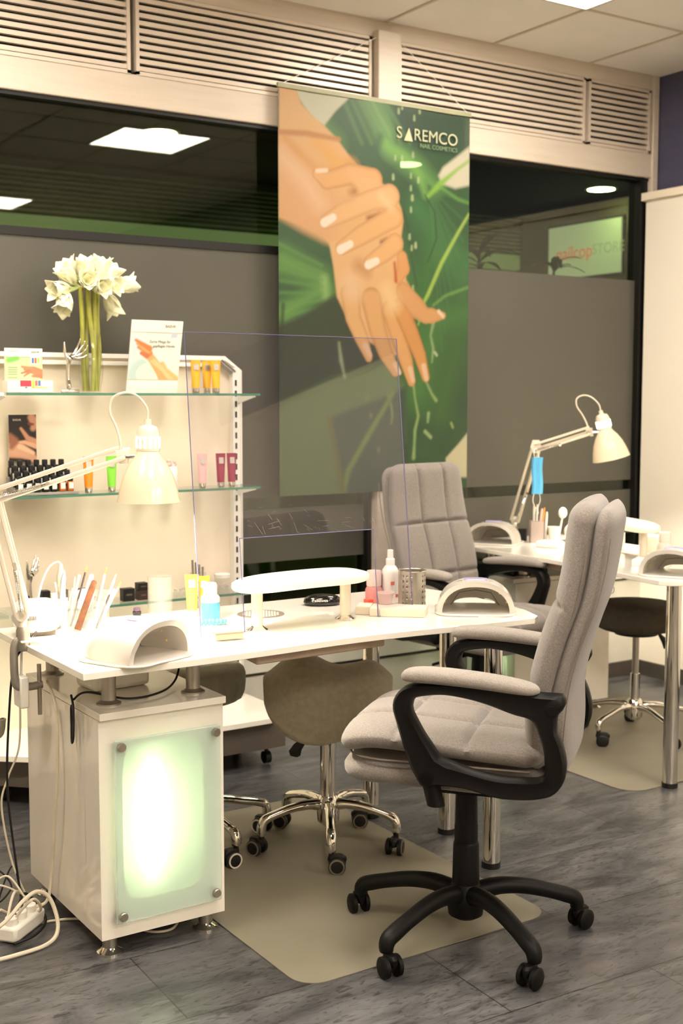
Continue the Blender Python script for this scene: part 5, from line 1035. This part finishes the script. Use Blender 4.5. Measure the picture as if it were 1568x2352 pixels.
# leaning poster with hands
hs = (240,160,96); w0 = .212
card('counter_poster','white counter poster leaning back, printed with clasped hands, right of the vase','poster',1.822,SH1+.001,.205,.272,4.265,-.24,(236,240,226),[
  ('P',[(0,.228),(w0,.228),(w0,.28),(0,.28)],(250,244,232),.001),('P',[(0,.226),(w0,.226),(w0,.229),(0,.229)],(170,168,130),.001),
  ('P',[(0,.05),(.04,.05),(.03,.12),(.05,.17),(.05,.226),(0,.226)],(206,224,228),.02),('C',[(.03,.07),(.05,.10)],[.03,.03],(196,220,214),.008,0),('C',[(.075,.07),(.08,.07)],[.04,.04],(250,250,224),.004,0),('P',[(.16,.228),(.19,.228),(.185,.21),(.16,.208)],(200,208,222),.004),
  ('C',[(.195,.052),(.15,.085),(.135,.11)],[.014,.012,.010],(250,196,128),.004,.1),('C',[(.168,.030),(.150,.055),(.125,.088),(.09,.13),(.068,.155)],[.026,.024,.019,.015,.015],(244,176,116),.004,.25),('C',[(.185,.040),(.13,.10),(.10,.125)],[.010,.007,.005],(250,206,150),.004,0),('C',[(.09,.12),(.13,.09)],[.004,.003],(252,206,150),.004,0),
  ('C',[(.08,.15),(.035,.172)],[.012,.006],(238,140,84),.003,.3),('C',[(.075,.158),(.03,.185)],[.010,.006],(244,168,110),.003,.3),('C',[(.08,.168),(.022,.198)],[.010,.005],(232,130,76),.003,.3),('C',[(.07,.140),(.048,.150)],[.010,.007],(206,120,84),.003,.2),('P',[(0,0),(w0,0),(w0,.050),(0,.050)],(250,248,238),.001),('P',[(0,.049),(w0,.049),(w0,.0515),(0,.0515)],(190,170,130),.001)],
  texts=[('BAEHR',.014,.155,.252,tx),('Zarte Pflege für',.0135,.118,.194,tx),('gepflegte Hände',.0135,.135,.178,tx)])
card('photo_card','tall dark photo card of a ringed hand behind the polish display','photo card',1.418,SH2+.001,.102,.285,4.39,-.02,(30,20,18),[
  ('P',[(0,0),(.102,0),(.102,.10),(0,.11)],(200,184,166),.012),('C',[(.085,.275),(.10,.25),(.09,.235)],[.014,.018,.010],(196,140,112),.005,.2),('C',[(.075,.252),(.09,.250)],[.005,.004],(120,50,44),.003,0),
  ('C',[(.0,.16),(.04,.155),(.075,.14),(.10,.115)],[.030,.028,.020,.012],(206,156,124),.004,.4),('C',[(.04,.17),(.09,.145)],[.010,.006],(226,184,150),.004,.2),('C',[(.10,.185),(.07,.20),(.045,.235)],[.012,.009,.005],(196,140,108),.003,.4),('C',[(.10,.17),(.06,.185),(.035,.185)],[.010,.008,.005],(214,164,130),.003,.4),('C',[(.0,.20),(.02,.19),(.01,.17)],[.020,.016,.010],(150,96,70),.006,.2)],
  texts=[('BAEHR',.010,.030,.266,txl)])
card('leaflet_card','small printed card of a hand on green at the top shelf left end','card',1.386,SH1+.030,.137,.128,4.315,-.03,(190,210,160),[
  ('P',[(0,.098),(.14,.098),(.14,.13),(0,.13)],(252,244,232),.001),('P',[(0,.095),(.14,.095),(.14,.098),(0,.098)],(150,170,100),.001),('C',[(.015,.085),(.045,.092)],[.010,.008],(120,190,90),.004,0),
  ('C',[(.14,.035),(.105,.050),(.075,.055)],[.016,.014,.008],(182,128,94),.002,.2),('C',[(.10,.055),(.062,.063)],[.006,.004],(186,132,98),.002,.2),('C',[(.09,.048),(.06,.04)],[.005,.003],(170,114,82),.002,.2),('C',[(.092,.045),(.07,.030)],[.005,.003],(176,120,88),.002,.2),('C',[(.14,.030),(.10,.030)],[.008,.004],(176,120,88),.002,.2),
  ('P',[(.094,.072),(.130,.072),(.130,.098),(.094,.098)],(250,250,240),.001),('P',[(.098,.075),(.106,.075),(.106,.095),(.098,.095)],(60,110,160),.001),('P',[(.108,.075),(.116,.075),(.116,.095),(.108,.095)],(220,90,90),.001),('P',[(.118,.075),(.126,.075),(.126,.095),(.118,.095)],(170,200,60),.001)]
  +[('P',[(.012,z),(.045,z),(.045,z+.003),(.012,z+.003)],(120,140,96),.001) for z in (.058,.050,.042,.034,.022)],
  texts=[('BAEHR',.010,.11,.115,tx),('Handwash',.008,.03,.118,txp)])
t = thing('product_box','low white carton with pink, yellow and blue print under the small hand card','box',(1.386,4.285,SH1+.001))
b = obj('carton', MB().box(0,.165,0,.06,0,.043), M['paper'], t, bevel=.001)
for c_,x0,x1,z0,z1 in (((214,70,90),.045,.085,.022,.043),((220,226,90),.087,.097,.018,.043),((226,120,110),.099,.108,.024,.043),((90,130,180),.110,.119,.024,.043),((216,230,110),.087,.142,.016,.020),((110,90,180),.062,.070,.016,.020),):
    obj('printed_patch', MB().box(x0,x1,-.0006,.0002,z0,z1), mat('patch_%d_%d'%(c_[0],c_[2]),c_,.5,var=0), b, smooth=False)
# ---- tubes
oy = mat('tube_amber',(250,190,40),.35); og = mat('tube_orange',(246,140,36),.35); gr_ = mat('tube_green',(132,214,66),.35); pkt = mat('tube_pink',(236,186,184),.4); mg_ = mat('tube_magenta',(146,30,70),.4)
proto = tube_bottle('cream_tube','yellow cream tube nearest the vase side, top shelf right',(2.112,4.275,SH1+.001),math.radians(-8),oy,.126,.040,group='cream tubes on the glass shelves')
copy_tree(proto,(2.198,4.275,SH1+.001),math.radians(-8),'right-hand yellow cream tube on the top shelf')
copy_tree(proto,(2.180,4.315,SH1+.001),math.radians(-8),'yellow cream tube half hidden behind the right-hand one')
for nm,x,y,m_,lb in (('a',1.672,4.27,og,'orange cream tube on the middle shelf seen between the lamp bars'),('b',1.762,4.27,gr_,'green cream tube on the middle shelf beside the orange one'),('c',1.905,4.30,oy,'amber cream tube peeking out left of the near lamp shade'),('d',2.133,4.27,pkt,'pale pink cream tube on the middle shelf behind the acrylic screen'),('e',2.213,4.27,mg_,'left of the two magenta cream tubes on the middle shelf'),('f',2.261,4.27,mg_,'right of the two magenta cream tubes on the middle shelf')):
    tube_bottle('cream_tube',lb,(x,y,SH2+.001),math.radians(-8),m_,.132,.040,group='cream tubes on the glass shelves')
t = thing('pink_flower_jar','white jar with pink ruffled top right of the near lamp shade on the middle shelf','jar',(2.02,4.31,SH2+.001))
obj('jar_body', MB().lathe([(.024,0),(.026,.003),(.026,.075),(.022,.085)],n=24), M['white'], t)
rf = MB(); rn = random.Random(5)
for k in range(14): rf.sphere((rn.uniform(-.02,.02),rn.uniform(-.015,.015),.093+rn.uniform(-.006,.012)),rn.uniform(.006,.010),8,6)
obj('ruffled_top', rf, mat('pale_pink',(238,196,186),.7), t)
# ---- polish display
t = thing('polish_display','stepped grey display tray on the middle shelf at the left','display tray',(1.40,4.255,SH2+.001))
obj('tray', MB().box(-.01,.225,-.012,.125,0,.010), mat('display_grey',(150,146,138),.4), t, bevel=.002)
for k in range(3): obj('step', MB().box(.0,.215,.028+.030*k,.058+.030*k,.010,.026+.018*k), MATS['display_grey'], t, bevel=.002)
amb = mat('amber_polish',(190,104,40),.2)
proto = thing('polish_bottle','polish bottle','bottle',(0,0,0),0,'nail polish bottles in the stepped display')
obj('glass_body', MB().box(-.0115,.0115,-.010,.010,0,.036), M['black'], proto, bevel=.004)
obj('cap', MB().box(-.009,.009,-.008,.008,.036,.060), M['black'], proto, bevel=.003)
obj('white_label', MB().box(-.0085,.0085,-.0108,-.0098,.010,.032), M['paper'], proto, bevel=.0003)
names = ('front','second','third','back'); cols_ = ('far left','second from left','third from left','fourth from left','middle','fifth from right','fourth from right','third from right','second from right','far right')
first = True
for r_ in range(4):
    for c_ in range(7):
        x = 1.412+.031*c_; y = 4.258+.030*r_; z = SH2+.0115+(0 if r_ == 0 else .0165+.018*(r_-1))
        lb = 'black polish bottle with white label, %s row, %s in the stepped display' % (names[r_], ('left end','second','third','middle','fifth','sixth','right end')[c_])
        if first: q = proto; q.location = (x,y,z); q['label'] = lb; first = False
        else: q = copy_tree(proto,(x,y,z),0,lb)
        if r_ == 0 and c_ >= 5:
            for ch in [k for k in COL.objects if k.parent == q and k.name.startswith('glass_body')]:
                ch.data = ch.data.copy(); ch.data.materials[0] = amb
# ---- bottom shelf
k = 0
for x,z,w_,h_,lb in ((1.505,0,.030,.066,'black box at the left of the bottom shelf beside the silver hand'),(1.575,0,.026,.064,'black box on the bottom shelf behind the drill handpiece'),(1.655,0,.040,.030,'black box lying under another at the middle of the bottom shelf'),(1.655,.031,.036,.030,'black box stacked on another on the bottom shelf'),(1.825,0,.046,.048,'wide black box behind the brown file on the bottom shelf'),(1.883,0,.040,.036,'brownish black box right of the brown file'),(1.883,.037,.040,.028,'black box stacked above the brownish one'),(1.425,0,.022,.05,'narrow black box left of the silver hand on the bottom shelf')):
    t = thing('product_carton', lb, 'box', (x,4.29,SH3+.001+z),0,'small black boxes on the bottom shelf')
    b = obj('carton', MB().box(-w_/2,w_/2,-.018,.018,0,h_), M['black'] if k != 5 else mat('brown_black',(58,36,28),.5), t, bevel=.001)
    obj('label_line', MB().box(-w_*.25,w_*.25,-.0186,-.018,h_*.45,h_*.6), txd, b, smooth=False); k += 1
proto = thing('glass_jar','small clear jar','jar',(0,0,0),0,'tiny clear jars on the bottom shelf')
obj('glass_body', MB().lathe([(.008,0),(.0095,.002),(.0095,.018),(.006,.022)],n=14), M['acryl'], proto); obj('lid', MB().lathe([(.0065,.022),(.0065,.030),(.004,.031)],n=14), M['satin_w'], proto)
first = True; ords = ('first','second','third','fourth','fifth','sixth','seventh','eighth')
for r_ in range(2):
    for c_ in range(8):
        p = (2.145+.024*c_,4.27+.030*r_,SH3+.001); lb = '%s tiny clear jar from the left, %s row, bottom shelf behind the screen' % (ords[c_],('front','back')[r_])
        if first: proto.location = p; proto['label'] = lb; first = False
        else: copy_tree(proto,p,0,lb)
for c_ in range(4): copy_tree(proto,(2.02+.022*c_,4.28,SH3+.001),0,'%s tiny clear jar from the left, short row left of the acrylic screen edge' % ords[c_])
bottle('cotton_tub','flat white tub standing on the tiny jars at the right of the bottom shelf','tub',(2.265,4.365,SH3+.001),[(.030,0),(.031,.002),(.031,.045),(.028,.046)],M['acryl'],[('lid',[(.032,.046),(.032,.060),(.029,.062)],M['white'])])
t = thing('clear_pen_holder','clear holder with silver pens at the right of the bottom shelf','holder',(2.155,4.36,SH3+.001))
obj('wall', MB().box(-.028,.028,-.015,.015,0,.075), M['acryl'], t)
for k in range(4): obj('pen', MB().tube([(-.02+.013*k,0,.004),(-.024+.015*k,.0,.125-.01*k)],.0045,10), M['satin'], t)
# ------------------------------------------------------------ things on the far desk
FL = (3.465,4.495); a_ = math.radians(-93.5)
def D2(x, y, z=.7705): return (FL[0]+x*math.cos(a_)-y*math.sin(a_), FL[1]+x*math.sin(a_)+y*math.cos(a_), z)
uv_lamp('white arched nail lamp on the far desk, right beside the second armchair back',D2(.15,.20),math.radians(-55))
uv_lamp('white arched nail lamp on the far desk, cut off by the right photo edge',D2(1.32,.17),math.radians(-60))
hand_rest('padded cream hand rest on the far desk beside the partition',D2(.77,.40),math.radians(-93.5-8))
t = thing('pen_organiser','clear organiser of brushes and pens near the far lamp foot','organiser',D2(.235,.37),math.radians(-33))
for q in ((-.03,.03,-.03,-.028,0,.10),(-.03,.03,.028,.03,0,.10),(-.03,-.028,-.03,.03,0,.10),(.028,.03,-.03,.03,0,.10)): obj('acrylic_wall', MB().box(*q), mat('smoky_acrylic',(186,170,164),.3,alpha=.6), t, smooth=False)
cx_,cy_,_ = D2(.235,.37)
for k,(a,lean,L_,r,m_,lb) in enumerate(((-.012,.0,.165,.005,wht,'white pen at the left of the far organiser'),(-.002,.03,.17,.005,wht,'white capped pen beside the leftmost one, far organiser'),(.010,.10,.150,.006,pkt,'pink pen in the far organiser'),(.018,.12,.155,.004,amber,'amber-tipped stick in the far organiser'),(.04,.05,.135,.006,wht,'short white tube right of the far organiser'))):
    p = Vector((cx_,cy_,0))+cR*a; t = thing('pen',lb,'pen',(p.x,p.y,.776),0,'pens in the far organiser'); d = cR*lean+Vector((0,0,1))
    obj('barrel', MB().tube([(0,0,0),tuple(d*L_*.9),tuple(d*L_)],[r,r,r*.6],10), m_, t)
p = Vector((cx_,cy_,0))+cR*.10
t = thing('paddle_brush','white broad-headed brush leaning right behind the far organiser','brush',(p.x,p.y,.776)); obj('handle', MB().tube([(0,0,0),tuple(Vector((0,0,.12))+cR*.02)],.004,8), wht, t); obj('head', MB().sphere(tuple(Vector((0,0,.13))+cR*.02),.024,16,10,(1,.5,1.1)), wht, t)
p = Vector((cx_,cy_,0))+cR*.13
t = thing('drill_handpiece','white drill handpiece leaning right above the far desk with its cable','drill',(p.x,p.y,.776)); d = (cR*.55+Vector((0,0,1))).normalized()
obj('grip', MB().tube([tuple(d*.02),tuple(d*.15),tuple(d*.17)],[.009,.011,.006],12), wht, t); obj('cable', MB().tube(spline([tuple(d*.165),tuple(d*.19+cR*.015),tuple(d*.17+cR*.06),tuple(d*.10+cR*.085),tuple(d*.0+cR*.10)],6),.0028,6), wht, t)
p = Vector((cx_,cy_,0))+cR*.20+cF*.05
t = thing('nail_drill_machine','white rounded drill box at the back of the far desk','machine',(p.x,p.y,.7705),math.radians(-30)); obj('housing', MB().sphere((0,0,.045),.05,24,14,(1.3,1,.9)), M['white_lac'], t); obj('feet', MB().box(-.04,.04,-.03,.03,0,.012), M['black'], t)
x,y,_ = D2(.14,.36); t = thing('black_pot','small black pot at the foot of the far lamp','pot',(x,y,.7705)); obj('body', MB().lathe([(.018,0),(.024,.002),(.028,.052),(.025,.052),(.021,.006)],n=24), M['black'], t)
x,y,_ = D2(.42,.30); t = thing('tissue_stack','flat stack of white pads on the far desk behind the near chair back','pads',(x,y,.7705),math.radians(-70)); obj('pads', MB().box(-.055,.055,-.035,.035,0,.028), M['paper'], t, bevel=.008)
x,y,_ = D2(.30,.42); t = thing('white_tumbler','white tumbler in front of the far drill box','cup',(x,y,.7705)); obj('wall', MB().lathe([(.020,0),(.028,.075),(.026,.075),(.018,.003)],n=24), wht, t)
x,y,_ = D2(.34,.50); t = thing('yellow_pot','little amber pot behind the chair back on the far desk','pot',(x,y,.7705)); obj('body', MB().lathe([(.015,0),(.02,.002),(.02,.03),(.017,.032)],n=20), oy, t)
x,y,_ = D2(.92,.50); bottle('lotion_bottle','squat white lotion bottle with a wide cap on the far desk','bottle',(x,y,.7705),[(.034,0),(.036,.003),(.036,.045),(.030,.060)],wht,[('cap',[(.026,.06),(.026,.098),(.023,.104),(.003,.105)],wht)])
x,y,_ = D2(.98,.62); bottle('spray_bottle','white spray bottle at the right photo edge on the far desk','bottle',(x,y,.7705),[(.022,0),(.024,.003),(.024,.085),(.012,.105)],wht,[('nozzle',[(.011,.105),(.009,.135),(.004,.136)],wht)])
x,y,_ = D2(1.10,.26); t = thing('white_box','flat pale box near the front edge of the far desk','box',(x,y,.7705),math.radians(-60)); obj('lid', MB().box(-.07,.07,-.045,.045,0,.026), M['paper'], t, bevel=.002)
x,y,_ = D2(.80,.62)
for k,(u,v_,lb) in enumerate(((.60,.50,'white carton under the far hand rest, left one'),(.80,.56,'white carton under the far hand rest, right one'))):
    x,y,_ = D2(u,v_); t = thing('white_carton',lb,'box',(x,y,.7705),math.radians(-93.5)); obj('carton', MB().box(-.05,.05,-.03,.03,0,.075), M['paper'], t, bevel=.002)
x,y,_ = D2(.25,.25,.6425); t = thing('extractor_unit','dark flat unit with a blue light on the far cabinet, seen through the armrest','unit',(x,y,.6425),a_); obj('housing', MB().box(-.10,.10,-.10,.10,0,.045), M['black'], t, bevel=.006); obj('blue_light', MB().sphere((-.05,-.102,.025),.004,10,8), emis('blue_led',(.15,.25,1),6), t)
x,y,_ = D2(1.12,.03); t = thing('bag_hook','small grey bag hook hanging under the edge of the far desk','hook',(x,y,.70)); obj('wire', MB().tube(spline([(0,0,.052),(0,0,.02),(.014,-.004,.0),(.010,-.003,-.018),(-.008,.002,-.018),(-.012,.003,-.004)],5),.0022,8), M['satin'], t)
